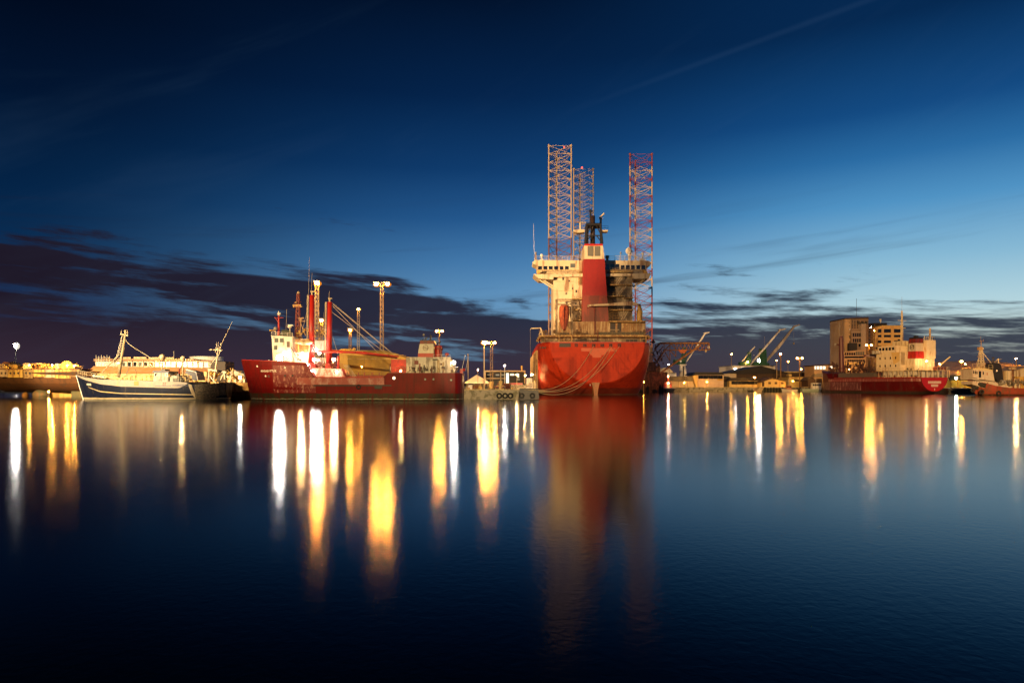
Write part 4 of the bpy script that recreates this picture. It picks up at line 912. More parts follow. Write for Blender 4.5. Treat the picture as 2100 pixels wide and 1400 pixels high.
bw = FBH.strip(.25, 26.6, lambda t: lerp([(0, 5.3), (3, 4.35), (7, 3.5), (12, 2.95), (22, 2.65), (24.8, 2.6), (26.6, 3.55)], t), lambda t: lerp(FBH.zt, t), .05, (1, -1), .05)
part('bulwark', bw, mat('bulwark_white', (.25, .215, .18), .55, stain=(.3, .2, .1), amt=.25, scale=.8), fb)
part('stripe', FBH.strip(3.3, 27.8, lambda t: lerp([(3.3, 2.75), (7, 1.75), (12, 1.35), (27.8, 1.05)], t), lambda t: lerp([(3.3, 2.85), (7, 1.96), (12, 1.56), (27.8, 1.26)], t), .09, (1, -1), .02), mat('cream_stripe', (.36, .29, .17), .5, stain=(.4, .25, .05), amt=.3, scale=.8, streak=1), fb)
part('stripe', FBH.strip(26.9, 28.2, lambda t: lerp([(26.9, 3.1), (27.6, 1.0), (28.2, .4)], t), lambda t: lerp([(26.9, 3.5), (27.6, 3.3), (28.2, 1.2)], t), .07, (1, -1), .02), BTRIM, fb)
part('stem_band', MB().path([tuple(FBH.pt(.0, 0, z_) + Vector((-.06, -.04, 0))) for z_ in (5.5, 4.6, 3.6, 2.6, 1.6, .6, 0)], .09), WHITE, fb)
FY = 149.25
def fs_(px): return X(px, FY) + 97.6
def fmap(px0, px1, py0, py1, dx=0):
    return lambda u, v: tuple(FBH.side(fs_(px0 + (px1 - px0) * u) - dx, Z(py1 - (py1 - py0) * v, FY), .09))
lettering('HI372', fmap(173, 187, 786, 790.5, 1.1), mat('hull_number_white', (.75, .7, .55), .5), fb, bold=.03)
lettering('AGGERSOE', fmap(353.5, 377, 788, 791.5), mat('dark_blue_lettering', (.02, .03, .1), .5), fb, bold=.02)
bmk = mat('navy_mark', (.02, .03, .09), .5)
part('name_line', FBH.strip(fs_(318), fs_(351), lambda t: 3.02, lambda t: 3.12, .08, (1,)), bmk, fb)
part('name_line', FBH.strip(fs_(378), fs_(386), lambda t: 3.08, lambda t: 3.2, .08, (1,)), bmk, fb)
fl_ = MB()
for a, b_ in ((334.2, 784.6), (338.2, 784.6), (333.6, 787.6), (337.6, 787.6)):
    vs = [fmap(a, a + 2.6, b_, b_ + 1.8)(u, v) for u, v in ((0, 0), (1, 0), (1, 1), (0, 1))]; fl_.add(vs, [(0, 1, 2, 3)])
part('flag_mark', fl_, RED, fb)
part('freeing_port', MB().add([fmap(275, 284.5, 781.5, 790.5)(u, v) for u, v in ((0, 0), (1, 0), (1, 1), (0, 1))], [(0, 1, 2, 3)]), mat('port_ochre', (.3, .18, .04), .6), fb)
def hull_deck(Hh, a, b_, z_):
    d_ = MB(); ss = Hh.stations(a, b_)
    for u, v in zip(ss, ss[1:]): d_.add([Hh.side(u, z_, -.1, 1), Hh.side(v, z_, -.1, 1), Hh.side(v, z_, -.1, -1), Hh.side(u, z_, -.1, -1)], [(0, 1, 2, 3)])
    return d_
part('deck', hull_deck(FBH, 2.5, 33.8, 3.0), TAN, fb)
rail('bow_rail', [FBH.side(.6, 5.5, -.1), FBH.side(4, 4.95, -.1), FBH.side(9, 4.5, -.1), FBH.side(14.5, 4.35, -.1)], 1.1, BTRIM, fb, .85, .04, 2)
rail('railing', [V(316, 779, 149.7), V(388, 782, 149.8)], .9, BTRIM, fb, .8, .03, 3)
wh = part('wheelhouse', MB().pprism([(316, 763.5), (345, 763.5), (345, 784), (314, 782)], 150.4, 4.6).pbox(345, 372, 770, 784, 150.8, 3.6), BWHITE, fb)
part('wheelhouse_roof', MB().pprism([(312, 763.8), (315, 759.5), (346.5, 761), (346.5, 763.8)], 150.2, 5), mat('navy_roof', (.015, .02, .05), .5), fb)
part('roof_box', MB().pbox(330, 339, 757, 759.8, 151, 2), BLACK, fb)
for a in (317.3, 340.3): window(fb, a, a + 4, 765.5, 771, 150.38, GLASS if a < 330 else mat('warm_glass', (.3, .12, .06), .3), WHITE)
part('door', MB().pbox(349, 350.6, 767, 773, 150.7, .1), BLACK, fb)
for (a, py, r_, bb_) in ((332.5, 732.8, .68, 770), (375, 735, .56, 783)):
    d_ = part('dome_post', MB().pbar((a - (0 if a < 350 else .6), bb_, 152), (a, py + 4, 152), .16, 8, .14), BTRIM, fb); part('satellite_dome', MB().ball(V(a, py, 152), r_, 1, 1, 1.05, 14, 9).pbar((a, py + 4, 152), (a, py + 7, 152), r_ * .75, 12, r_ * .6), CREAM, d_, smooth=True)
part('exhaust_pipe', MB().path([V(368, 783, 151), V(368, 755.5, 151), V(371.5, 752, 151)], .16), DRED, fb)
part('winch', MB().pbox(355, 371, 776, 783, 150.4, 2).pbox(363, 367, 766, 783, 150.2, .5), DARK, fb)
part('shelter', MB().pprism([(379, 764), (384, 758), (401, 763), (404.5, 779.5), (394.5, 779.5), (393, 770.5), (379, 765)], 150.3, 4), mat('navy_shelter', (.02, .022, .045), .5), fb)
part('shelter_rim', MB().pbar((381, 757.5, 150.2), (402, 762.5, 150.2), .14).pbar((402, 762.5, 150.2), (405.5, 779.5, 150.2), .1), WHITE, fb)
part('post', MB().pbar((394, 783, 150.5), (394, 770, 150.5), .08).pbar((386, 786, 150.4), (386, 768, 150.4), .1), BTRIM, fb)
# foremast raked aft with crosshead
fm = part('foremast', MB().pbar((243, 774, 152), (257.5, 682, 152), .36, 10, .2), BTRIM, fb, smooth=True)
part('crosshead', MB().pbar((247, 684.5, 152), (263, 688.5, 152), .16).pbar((249, 684, 152), (249, 677, 152), .07).pbar((261.5, 688, 152), (261.5, 676, 152), .07).pbar((257.5, 684, 152), (257, 677.5, 152), .3, 8, .15).pbar((252, 688, 152), (248, 693, 152), .06).ball(V(257, 679, 152), .3), BTRIM, fm)
ld = MB()
for i in range(14):
    t_ = i / 13; ld.pbar((234 + 14 * t_, 745 - 46 * t_, 152), (246 + 8 * t_, 745 - 46 * t_, 152), .035, 3)
ld.pbar((233, 752, 152), (250, 690, 152), .05, 4).pbar((238, 745, 152), (251, 690, 152), .03, 4)
part('mast_ladder', ld, CABLE, fm)
part('derrick_boom', MB().pbar((210, 763, 151), (245, 726, 151.8), .13, 6), BTRIM, fm)
part('forestay', MB().path([V(257, 697, 152), V(264, 705, 152), V(280, 716, 152), V(305, 731, 152), V(320, 740, 152), V(330, 747, 152)], .07), BTRIM, fb)
part('stay', MB().path([V(265, 752, 151), V(258, 770, 151), V(250, 776, 151)], .06).path([V(277, 755, 151), V(280, 765, 151), V(277, 775, 151)], .04), BLACK, fb)
part('windlass', MB().pbar((192, 770.5, 151), (214, 773, 151), .2, 8).ball(V(193, 770.5, 151), .3), WHITE, fb)
jb = MB()
for i in range(70):
    a = random.choice((185 + random.random() * 130, 345 + random.random() * 60)); b_ = 768 + random.random() * 13
    if i % 2: jb.ball(V(a, b_ + 2, 150.6 + random.random() * 4), .1 + random.random() * .2, 1, 1, 1, 7, 5)
    else: jb.pbar((a, b_ + 4, 150.5 + random.random() * 3), (a + random.uniform(-3, 3), b_ - 5, 151 + random.random() * 3), .07, 4)
part('deck_gear', jb, mat('ochre_gear', (.50, .33, .1), .6), fb)
# mooring fenders of the boat
# ================================================================== yellow trawler stern behind it
tw_ = thing('trawler', 'yellow trawler with stern gantry and tall raked aerial behind the blue boat', 'boat', (-66, 164, 0))
TWH = Hull((-78, 164.5), 0, [(0, .2), (3, 2), (7, 3.3), (18, 3.4), (21, 2.2)], [(0, 4.2), (21, 3.6)], [(0, -.4), (21, -.6)], [(0, 1.2), (8, 2.6), (21, 1.5)], 4.2, (1, 5), 21)
part('hull', TWH.shell(12), hull_mat('trawler_ochre_paint', [(-5, (.1, .05, .02)), (.3, (.12, .05, .02)), (1.7, (.50, .30, .08))], .5, stain=RUST, amt=.5), tw_)
part('deck', hull_deck(TWH, 2, 20.6, 3.2), YEL, tw_)
part('gantry', MB().pbar((427, 757.5, 161), (464, 763.5, 161), .26).pbar((460, 764, 161), (463, 790, 161), .2).pbar((460, 764, 161), (448, 788, 161), .2).pbar((429, 757, 161), (427, 788, 161), .16).pbar((464, 772, 161), (485, 780, 161), .14).pbar((427, 768, 161), (447, 790, 161), .12), CREAM, tw_)
am = part('aft_mast', MB().pbar((438, 786, 163), (446, 728, 163), .2, 8, .16).pbar((446, 728, 163), (447, 716, 163), .14).pbar((430, 716.5, 163), (456, 718.5, 163), .13).pbar((441, 718, 163), (446, 730, 163), .08).pbar((453, 718, 163), (447, 730, 163), .08).pbar((427, 754, 163), (444, 732, 163), .08), CREAM, tw_)
part('whip_aerial', MB().pbar((450, 714, 163), (476, 660, 163), .08, 5, .03), CREAM, am)
for a, b_, c in ((444.5, 702, 443), (448, 701, 447), (453, 703, 451)): part('whip_aerial', MB().pbar((c, 718, 163), (a, b_, 163), .05, 4), CREAM, am)
part('searchlight', MB().ball(V(433, 717, 162.8), .35, 1.5, 1, .5).ball(V(447, 715, 163), .3), CREAM, am)
jb = MB()
for i in range(110):
    a = 402 + random.random() * 98; b_ = 764 + random.random() * 27
    if i % 3 == 0: jb.ball(V(a, b_, 162 + random.random() * 4), .15 + random.random() * .35, 1, 1, 1, 7, 5)
    else: jb.pbar((a, b_, 162 + random.random() * 3), (a + random.uniform(-7, 7), b_ + random.uniform(-10, 10), 163 + random.random() * 3), .07, 4)
part('trawl_gear', jb, YEL, tw_)
part('aft_house', MB().pbox(408, 430, 762, 790, 164, 3), YEL, tw_)
# ================================================================== rusty laid-up hull with bulbous bow
rs = thing('rusty_ship', 'rusty stripped ship hull with portholes and bulbous bow riding high', 'ship', (-140, 198, 0))
RSH = Hull((-160.5, 198), 0, [(0, .3), (3, 3), (8, 6), (14, 8), (22, 9), (44, 9)], [(0, 8.0), (6, 6.6), (16, 6.3), (28, 6.8), (44, 7.1)], [(0, 5.0), (10, 1.9), (14, 1.3), (44, .9)],
           [(0, 1.0), (10, 1.15), (18, 1.7), (30, 2.6), (44, 3)], 8.8, (9, 14), 44)
part('hull', RSH.shell(14), hull_mat('rust_hull_paint', [(-5, (.10, .045, .02)), (3.6, (.14, .065, .03)), (6, (.09, .045, .02))], .7, stain=(.05, .03, .02), amt=.4, scale=.3), rs)
ydk = 189.2
for i, (a, b_) in enumerate(((0, 16), (18, 46), (50, 67), (69, 92), (93, 112), (114, 144), (146, 162))):
    w_ = part('deck_panel', MB().pbox(a - 2, b_ + .3, 757.5, 772.5 + (i % 3) * 1.5, ydk, .4), [TAN, mat('ochre_grime', (.34, .22, .07), .7, stain=(.12, .06, .02), amt=.5, scale=.7, streak=1.5), YEL][(i * 2 + (i > 3)) % 3 if i != 3 else 2], rs)
    for k in range(max(1, int((b_ - a) / 8))):
        if i == 3: continue
        part('porthole', MB().bar(V(a + 4 + k * 8, 765, ydk - .06), V(a + 4 + k * 8, 765, ydk + .1), .32, 12), BLACK, w_)
part('deck_strip', MB().pbox(-6, 164, 756, 757.6, ydk - .1, 16), RUSTM, rs)
part('bulb', MB().ball(V(84, 809, 194), 2.0, 1.1, 1, .75, 16, 10), mat('bulb_grey_green', (.13, .12, .06), .7, stain=(.2, .1, .03), amt=.4), rs, smooth=True)
part('thruster_pod', MB().ball(V(52, 811, 196), 1.0, .8, 1, 1, 12, 8).pbar((54, 804, 196), (52, 812, 196), .3), mat('pod_ochre', (.4, .2, .05), .7), rs, smooth=True)
part('lit_pontoon', MB().pprism([(84, 815), (100, 804), (150, 808), (150, 818), (84, 818)], 196, 5), mat('lit_ochre_plate', (.52, .30, .06), .6, stain=(.2, .1, .02), amt=.4), rs)  # pontoon under the hull, its yellow lighting put into the ochre colour
part('stern_fender', MB().pbox(146, 168, 802, 819, 188, 4), mat('weedy_steel', (.06, .06, .025), .8), rs)
# stripped machinery standing on deck
spec = [(-2, 10, 748, 757, 'TAN'), (4, 20, 744, 757, 'RUST'), (21, 26, 743, 757, 'D'), (23, 36, 749, 757, 'Y'), (36, 42, 751, 757, 'RUST'), (47, 63, 746.5, 757, 'C'), (64, 88, 746.5, 757, 'TAN'), (88, 96, 750, 757, 'C'), (97, 110, 750, 757, 'Y'), (112, 122, 747.5, 757, 'C'), (120, 138, 748, 757, 'Y'), (138, 152, 750, 757, 'C'), (150, 162, 751, 757, 'W'), (164, 176, 750, 758, 'W'), (178, 192, 749, 757, 'C')]
mm_ = {'TAN': TAN, 'RUST': RUSTM, 'D': BLACK, 'Y': YEL, 'C': CREAM, 'W': WHITEW}
for a, b_, c, d_, k in spec[:12]: part('deck_machine', MB().pbox(a, b_, c, d_, 191 + random.random() * 5, 2 + random.random() * 2).pbox(a + 2, b_ - 2, c - 2, c, 192, 1.5), mm_[k], rs)
part('drum', MB().bar(V(137, 751, 190.5), V(137, 751, 193), 1.5, 18), YEL, rs); part('drum', MB().torus(V(69, 751, 191), .75, .12), RUSTM, rs)
jb = MB()
for i in range(90):
    a = random.random() * 160; b_ = 748 + random.random() * 9
    if i % 3 == 0: jb.ball(V(a, b_, 191 + random.random() * 6), .2 + random.random() * .4, 1, 1, 1, 7, 5)
    else: jb.pbar((a, b_ + 2, 191 + random.random() * 5), (a + random.uniform(-5, 5), b_ + random.uniform(-6, 3), 192 + random.random() * 5), .1, 4)
part('scrap_gear', jb, YEL, rs)
for a, b_, I in ((60, 748, 120), (107, 748, 260), (138, 749, 160), (152, 749, 200)):
    h_ = part('deck_lamp', MB().pbar((a, 757, 190.4), (a, b_ - 1, 190.4), .08), GREY, rs); part('lens', MB().ball(V(a, b_ + .5, 190.2), .11), lens_mat(SOD, I, .11), h_)
# lamps low on the quay that light the hull from below
for k, (a, yy, I, lb) in enumerate(((100, 186.0, 70, 'low lamp post on a mooring dolphin under the rusty hull'), (172, 187, 120, 'low lamp post on a mooring dolphin between the rusty hull and the blue boat'))):
    t_ = thing('mooring_dolphin', lb, 'mooring post', (X(a, yy), yy, 0), 'mooring dolphins with lamps')
    part('pile', MB().cyl((X(a, yy), yy), .25, -2, 1.1, 10), DARK, t_)
    h_ = part('lamp_head', MB().box(X(a, yy) - .25, X(a, yy) + .25, yy - .25, yy + .25, 1.65, 1.75).cyl((X(a, yy), yy), .05, 1.1, 1.65, 6), GREY, t_); part('lens', MB().ball((X(a, yy), yy, 1.5), .16), lens_mat(SOD, I, .16), h_)
# ================================================================== far left quay houses
hs = thing('quay_building', 'white low building with green fascia across the dock under the white lamp', 'building', (X(0, 360), 360, QZ))
part('wall', MB().pbox(-60, 11, 780, 795, 360, 20), WHITE, hs); part('roof', MB().pprism([(-60, 780), (-60, 768), (6, 776), (11, 780)], 359.5, 21), GREEN, hs)
hs = thing('shed', 'bright white shed with sloping roof under the rusty bow', 'shed', (X(34, 372), 372, QZ))
part('wall', MB().pprism([(12, 796), (12, 785), (20, 784), (44, 789), (52, 796)], 372, 10), WHITE, hs); part('door', MB().pbox(17, 22, 788, 795, 371.9, .1), DARK, hs)
for k, a in enumerate((14, 26, 40, 47)):
    yy = 352; solo('crate', MB().pbox(a, a + 4 + k % 2 * 2, 792.5, 795.5, yy, 1.5), [YEL, TAN, RUSTM, CREAM][k], ['yellow crate at the foot of the far white lamp', 'tan crate second along the far quay edge', 'rust coloured crate near the rusty bow on the far quay', 'cream crate under the rusty bow on the far quay'][k], 'crate', (X(a, yy), yy, QZ), 'crates along the far quay')
# ================================================================== buildings on the quay behind the fishing boat
gb = thing('terminal_building', 'long white terminal with lit glass bays behind the blue fishing boat', 'building', (X(320, 212), 212, QZ))
part('wall', MB().pbox(196, 440, 741, 800, 212, 14), mat('white_cladding', (.72, .70, .66), .5, mott=.1), gb)
part('roof', MB().pbox(192, 398, 735.5, 740.5, 211.3, 16).pbox(398, 436, 738.5, 741, 211.3, 16), mat('brown_fascia', (.22, .13, .07), .6), gb)
part('roof_plant', MB().pbox(248, 268, 732, 735.5, 214, 6).pbox(274, 300, 731.5, 735.5, 214, 6).pbox(305, 357, 732.5, 735.5, 214, 6), TAN, gb)
for k in range(17):
    a = 249 + k * 11.2
    if k < 6: window(gb, a + 2, a + 8.5, 742.5, 751, 211.97, GLASS if k % 3 else GLASSW, WHITE, 'window')
    part('pilaster', MB().pbox(a - 1, a + .3, 739, 758, 211.7, .28), GREY if k % 2 else mat('brown_fascia', (.22, .13, .07), .6), gb)
part('flagpole', MB().pbar((356.5, 733, 214), (356.5, 720, 214), .08), GREY, gb)
# scaffold
sc = MB()
for k in range(6):
    for dy in (0, 2): sc.pbar((197 + k * 5.6, 750, 205 + dy), (197 + k * 5.6, 728 + (k % 2) * 2, 205 + dy), .07, 4)
for c in (733, 738, 743, 748): sc.pbar((197, c, 205), (225, c, 205), .06, 4); sc.pbar((197, c, 207), (225, c, 207), .06, 4)
for k in range(5):
    sc.pbar((197 + k * 5.6, 748, 205), (202.6 + k * 5.6, 738, 205), .05, 4)
    sc.pbar((197 + k * 5.6, 748, 205), (197 + k * 5.6, 800, 205), .07, 4); sc.pbar((197 + k * 5.6, 748, 207), (197 + k * 5.6, 800, 207), .07, 4)
solo('scaffold', sc, GALV, 'galvanised scaffold tower at the end of the white terminal', 'scaffold', (X(210, 205), 205, QZ))
rw = thing('warehouse', 'low ochre warehouse with sloping orange roof behind the boat rail', 'warehouse', (X(300, 192), 192, QZ))
part('wall', MB().pbox(176, 430, 766, 800, 192, 12), mat('ochre_wall', (.72, .50, .20), .6, stain=(.35, .15, .05), amt=.4, scale=.3), rw)
m_ro = mat('orange_sheet_roof', (.70, .31, .12), .55, stain=(.5, .36, .2), amt=.4, scale=.25, streak=1)
rf = MB(); Ya, Yb = 191.5, 198
rf.add([(X(174, Ya), Ya, Z(766.5, Ya)), (X(434, Ya), Ya, Z(766.5, Ya)), (X(434, Ya), Yb, Z(754, Yb)), (X(192, Yb), Yb, Z(750.5, Yb)), (X(174, Ya), Ya, Z(766.5, Ya) - .4), (X(434, Ya), Ya, Z(766.5, Ya) - .4), (X(434, Ya), Yb, Z(754, Yb) - .4), (X(192, Yb), Yb, Z(750.5, Yb) - .4)], [(0, 1, 2, 3), (7, 6, 5, 4), (0, 4, 5, 1), (3, 2, 6, 7), (1, 5, 6, 2), (0, 3, 7, 4)])
part('roof', rf, m_ro, rw)
for a in (335, 352, 372, 396, 415): part('door', MB().pbox(a, a + 9, 769, 798, 191.9, .15), mat('ochre_door', (.6, .42, .12), .6), rw)
wt_ = thing('storage_tank', 'round white storage tank behind the terminal roof', 'tank', (X(424, 250), 256, QZ))
part('shell', MB().cyl((X(424, 256), 256), 5.8, QZ, Z(733, 256), 36), WHITE, wt_, smooth=False); part('rim', MB().torus((X(424, 256), 256, Z(732.5, 256)), 5.8, .18, 'z', 36), WHITE, wt_)
solo('dark_container', MB().pbox(431, 462, 741.5, 800, 185, 6), mat('dark_brown_sheet', (.045, .03, .02), .7), 'tall dark brown box structure behind the trawler mast', 'container', (X(446, 185), 185, QZ))
# white shelter roof between trawler and tanker bow
sh_ = thing('net_shed', 'small grey gabled tent with a bright lamp between trawler and tanker bow', 'shed', (X(485, 180), 180, QZ))
part('roof', MB().pprism([(464, 766), (478, 758), (502, 768), (502, 771), (464, 770)], 180, 8), mat('grey_canvas', (.35, .34, .3), .7), sh_)
part('wall', MB().pbox(466, 502, 770, 800, 183, 5), CREAM, sh_); part('pole', MB().pbar((477.5, 800, 179.8), (477.5, 755, 179.8), .12), YEL, sh_)
worklight(V(492, 774, 179.3), 140, WHT, .3, sh_)
# ---- lamps along the near quay, lighting sheds and boats
for a, b_, yy, I, lb in ((243, 744, 203, 1500, 'lamp pole before the dark terminal windows'), (331, 748, 209, 800, 'lamp pole before the white terminal bays'), (432, 768, 171, 420, 'quay lamp behind the trawler gantry'), (456, 771, 171, 420, 'quay lamp just past the trawler gantry'), (372, 746, 209, 900, 'lamp pole at the middle of the terminal bays')):
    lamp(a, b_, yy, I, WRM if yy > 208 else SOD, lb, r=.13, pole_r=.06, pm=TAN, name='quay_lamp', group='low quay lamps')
# ================================================================== yellow shed behind the tanker
ys = thing('storage_shed', 'mustard yellow windowless shed with shallow roof behind the tanker', 'shed', (X(760, 166), 166, QZ))
mus = mat('mustard_cladding', (.40, .25, .05), .7, stain=(.28, .17, .04), amt=.4, scale=.4, streak=2)
part('wall', MB().pprism([(696, 800), (696, 722), (745, 720.5), (790, 721), (834, 733.5), (834, 800)], 163, 26), mus, ys)
part('roof', MB().pprism([(694, 722.5), (694, 719.5), (745, 718), (790, 718), (836, 732), (836, 734), (790, 720.8), (745, 720.3)], 162.4, 27), mat('roof_olive', (.24, .17, .06), .7), ys)
part('roof_vent', MB().ball(V(710, 718, 168), 1.1, 1.6, 1, .35), YEL, ys); part('roof_vent', MB().ball(V(726, 716, 168), .4).pbar((726, 716, 168), (726, 720, 168), .2), YEL, ys)
part('wall_joint', MB().pbox(746.5, 747.3, 735, 775, 162.9, .1), mat('roof_olive', (.24, .17, .06), .7), ys)
part('wall_joint', MB().pbox(712, 818, 735.5, 736.2, 162.9, .1), CREAM, ys)
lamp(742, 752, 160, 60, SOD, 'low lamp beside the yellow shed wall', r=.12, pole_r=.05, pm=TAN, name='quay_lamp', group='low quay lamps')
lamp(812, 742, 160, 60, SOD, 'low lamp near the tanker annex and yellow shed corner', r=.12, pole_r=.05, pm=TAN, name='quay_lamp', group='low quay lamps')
# ================================================================== white tent, black house, machines on the near quay
tn = thing('tent', 'bright white peaked tent beside the tanker stern', 'tent', (X(978, 186), 186, QZ))
Yt = 183; rm = MB()
pk = V(977.5, 768, Yt + 4); cs = [(953, 784, Yt), (1004, 784.5, Yt), (1004, 784.5, Yt + 9), (953, 784, Yt + 9)]
cv = [V(a, b_, yy) if yy == Yt else Vector((X(a, Yt), yy, Z(b_, Yt))) for a, b_, yy in cs]
rm.add([tuple(pk)] + [tuple(v) for v in cv] + [tuple(v - Vector((0, 0, .25))) for v in cv], [(0, 1, 2), (0, 2, 3), (0, 3, 4), (0, 4, 1), (1, 5, 6, 2), (2, 6, 7, 3), (3, 7, 8, 4), (4, 8, 5, 1), (8, 7, 6, 5)])
part('roof', rm, mat('tent_fabric', (.80, .78, .72), .7, mott=.06), tn)
for a in (958, 972, 985, 1000): part('pole', MB().pbar((a, 784.5, Yt + .2), (a, 797, Yt + .2), .07), CREAM, tn)
part('back_wall', MB().pbox(955, 1003, 788, 797, Yt + 8, .1), CREAM, tn)
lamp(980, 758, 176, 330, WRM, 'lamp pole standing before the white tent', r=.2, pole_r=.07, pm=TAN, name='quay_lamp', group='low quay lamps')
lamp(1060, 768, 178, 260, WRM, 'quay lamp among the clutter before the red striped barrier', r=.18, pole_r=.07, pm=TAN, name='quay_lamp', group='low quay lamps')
for k, (a, b_, c, d_, m_, lb) in enumerate(((969, 981, 790, 797, RUSTM, 'brown crate under the white tent'), (982, 988, 792, 797.5, YEL, 'ochre sack heap under the white tent'), (993, 1001, 793, 797.5, DARK, 'dark low crate at the tent edge'), (960, 968, 789.5, 798, WHITE, 'white box by the tanker stern'), (1003, 1013, 783, 800, YEL, 'yellow steel frame stack beside the tent'))):
    yy = 172; solo('crate', MB().pbox(a, b_, c, d_, yy, 1.6).pbox(a + 1, b_ - 1, c - .6, c, yy + .2, 1.2), m_, lb, 'crate', (X(a, yy), yy, QZ), 'crates on the near quay')
bh = thing('black_house', 'black boxy modern house with glowing pale frame and lit windows', 'building', (X(1040, 262), 262, QZ))
part('wall', MB().pbox(996, 1075, 762.5, 800, 262, 16), mat('black_timber', (.025, .02, .018), .7), bh)
frm = mat('lit_frame_cream', (.60, .42, .24), .6)
part('frame', MB().pbox(993.5, 1077.5, 759.5, 762, 260, 18.5).pbox(993.5, 996, 762, 800, 260, 18.5).pbox(1075, 1077.5, 762, 786, 260, 18.5).pbox(996, 1038, 775, 776.5, 260.5, 1.4), frm, bh)
part('lit_door', MB().pbox(1038, 1043.5, 765, 785.5, 261.9, .15), glow('lit_window_white', (1, .9, .65), 2.2), bh)
for a, b_, c, d_, st_ in ((1046, 1054.5, 766, 769.8, 1.8), (1061, 1064.6, 766, 774, 1.6), (999, 1007, 767.5, 769, .35), (1016.5, 1024, 767, 770, .35), (1028, 1034, 767, 770, .3), (1059.5, 1066, 777, 779, .4)):
    w_ = part('window', MB().pbox(a - .4, b_ + .4, c - .4, d_ + .4, 261.93, .05), DARK, bh); part('pane', MB().pbox(a, b_, c, d_, 261.9, .03), glow('lit_window_%d' % (st_ * 100), (1, .8, .5), st_), w_)
part('chimney', MB().pbar((1070, 760, 265), (1070, 749.5, 265), .35, 8), YEL, bh)
# striped barrier, red rail, forklift, pallets
part_ = thing('barrier', 'red banded barrier with pale diagonal struts beyond the forklift', 'barrier', (X(1058, 190), 190, QZ))
part('red_band', MB().pbox(1044, 1072, 785, 789.5, 190, .3), RED, part_)
bs2 = MB()
for k in range(9): bs2.pbar((1044 + k * 4, 797, 189.8), (1050 + k * 4, 790, 189.8), .12)
bs2.pbox(1044, 1084, 796.5, 798, 189.7, .3); part('strut', bs2, CREAM, part_)
fk = thing('forklift', 'dark forklift truck with mast parked at the quay edge', 'forklift', (X(1022, 165), 165, QZ))
part('body', MB().pprism([(1014, 795), (1014, 791), (1019, 791), (1021, 784), (1026, 784), (1027, 790), (1036, 790), (1037, 796), (1014, 796)], 165, 1.6), DRED, fk)
part('overhead_guard', MB().pbar((1019, 791, 165.1), (1020, 781, 165.1), .07).pbar((1027, 790, 165.1), (1026.5, 781, 165.1), .07).pbar((1019.5, 781, 165.1), (1027, 781, 165.1), .07), BLACK, fk)
part('mast', MB().pbar((1013, 798, 165.2), (1013, 781, 165.2), .09).pbar((1013, 798, 166.2), (1013, 781, 166.2), .09).pbar((1006, 797.5, 165.6), (1013, 797, 165.6), .06), DARK, fk)
for a in (1017, 1032):
    w_ = part('wheel', MB().bar(V(a, 797, 164.8), V(a, 797, 165.2), .36, 14), RUB, fk); part('rim', MB().bar(V(a, 797, 164.74), V(a, 797, 164.82), .17, 10), YEL, w_)
sk = thing('scrap_heap', 'dark heap of nets and chain on the quay beside the yellow post', 'heap', (X(1041, 168), 168, QZ))
sm = MB()
for i in range(26): sm.ball((X(1034 + random.random() * 12, 168), 168 + random.random() * 2, QZ + random.random() * 1.5), .3 + random.random() * .3, 1, 1, .7, 8, 5)
part('netting', sm, mat('net_dark_red', (.10, .03, .02), .9), sk)
# yellow guard rail along the quay
t_ = thing('guard_rail', 'yellow guard rail along the quay corner by the mooring ropes', 'railing', (X(1075, 162), 162, QZ))
rail('rail', [V(1048, 799, 162), V(1093, 799, 162)], 1.1, CREAM, t_, 1.5, .06, 2)
# gangway and bright clutter beside the big ship
gw = thing('gangway', 'pale steel gangway leading up beside the big red hull', 'gangway', (6.5, 225, QZ))
part('ramp', MB().bar((6.5, 205, QZ + .3), (7.6, 236, 14), .18).bar((7.4, 205, QZ + .3), (8.4, 236, 14), .18), CREAM, gw)
rail('handrail', [(6.4, 205, QZ + .4), (7.5, 236, 14)], 1.1, CREAM, gw, 1.6, .05, 2)
for k, (a, c, yy, h_, m_, lb) in enumerate(((1080, 775, 215, 3, WHITE, 'white container stacked on the quay before the big ship'), (1086, 783, 208, 2, CREAM, 'cream container at the foot of the gangway'), (1079, 786, 200, 2, WHITEW, 'worn white container nearest the striped barrier'))):
    t_ = thing('container', lb, 'container', (X(a, yy), yy, QZ), 'containers by the gangway')
    part('box', MB().pbox(a, a + 12 + k, c, 799, yy, 4), m_, t_); part('door_bar', MB().pbox(a + 3, a + 3.5, c + 1, 798, yy - .1, .08).pbox(a + 8, a + 8.5, c + 1, 798, yy - .1, .08), GREY, t_)
lamp(1077, 770, 196, 300, WRM, 'lamp pole by the white containers', r=.2, pole_r=.07, pm=TAN, name='quay_lamp', group='low quay lamps')
lamp(1088, 763, 300, 30, (1, .08, .05), 'small red beacon pole beyond the containers', r=.3, pole_r=.07, pm=GREY, name='beacon', group=None, cat='beacon')
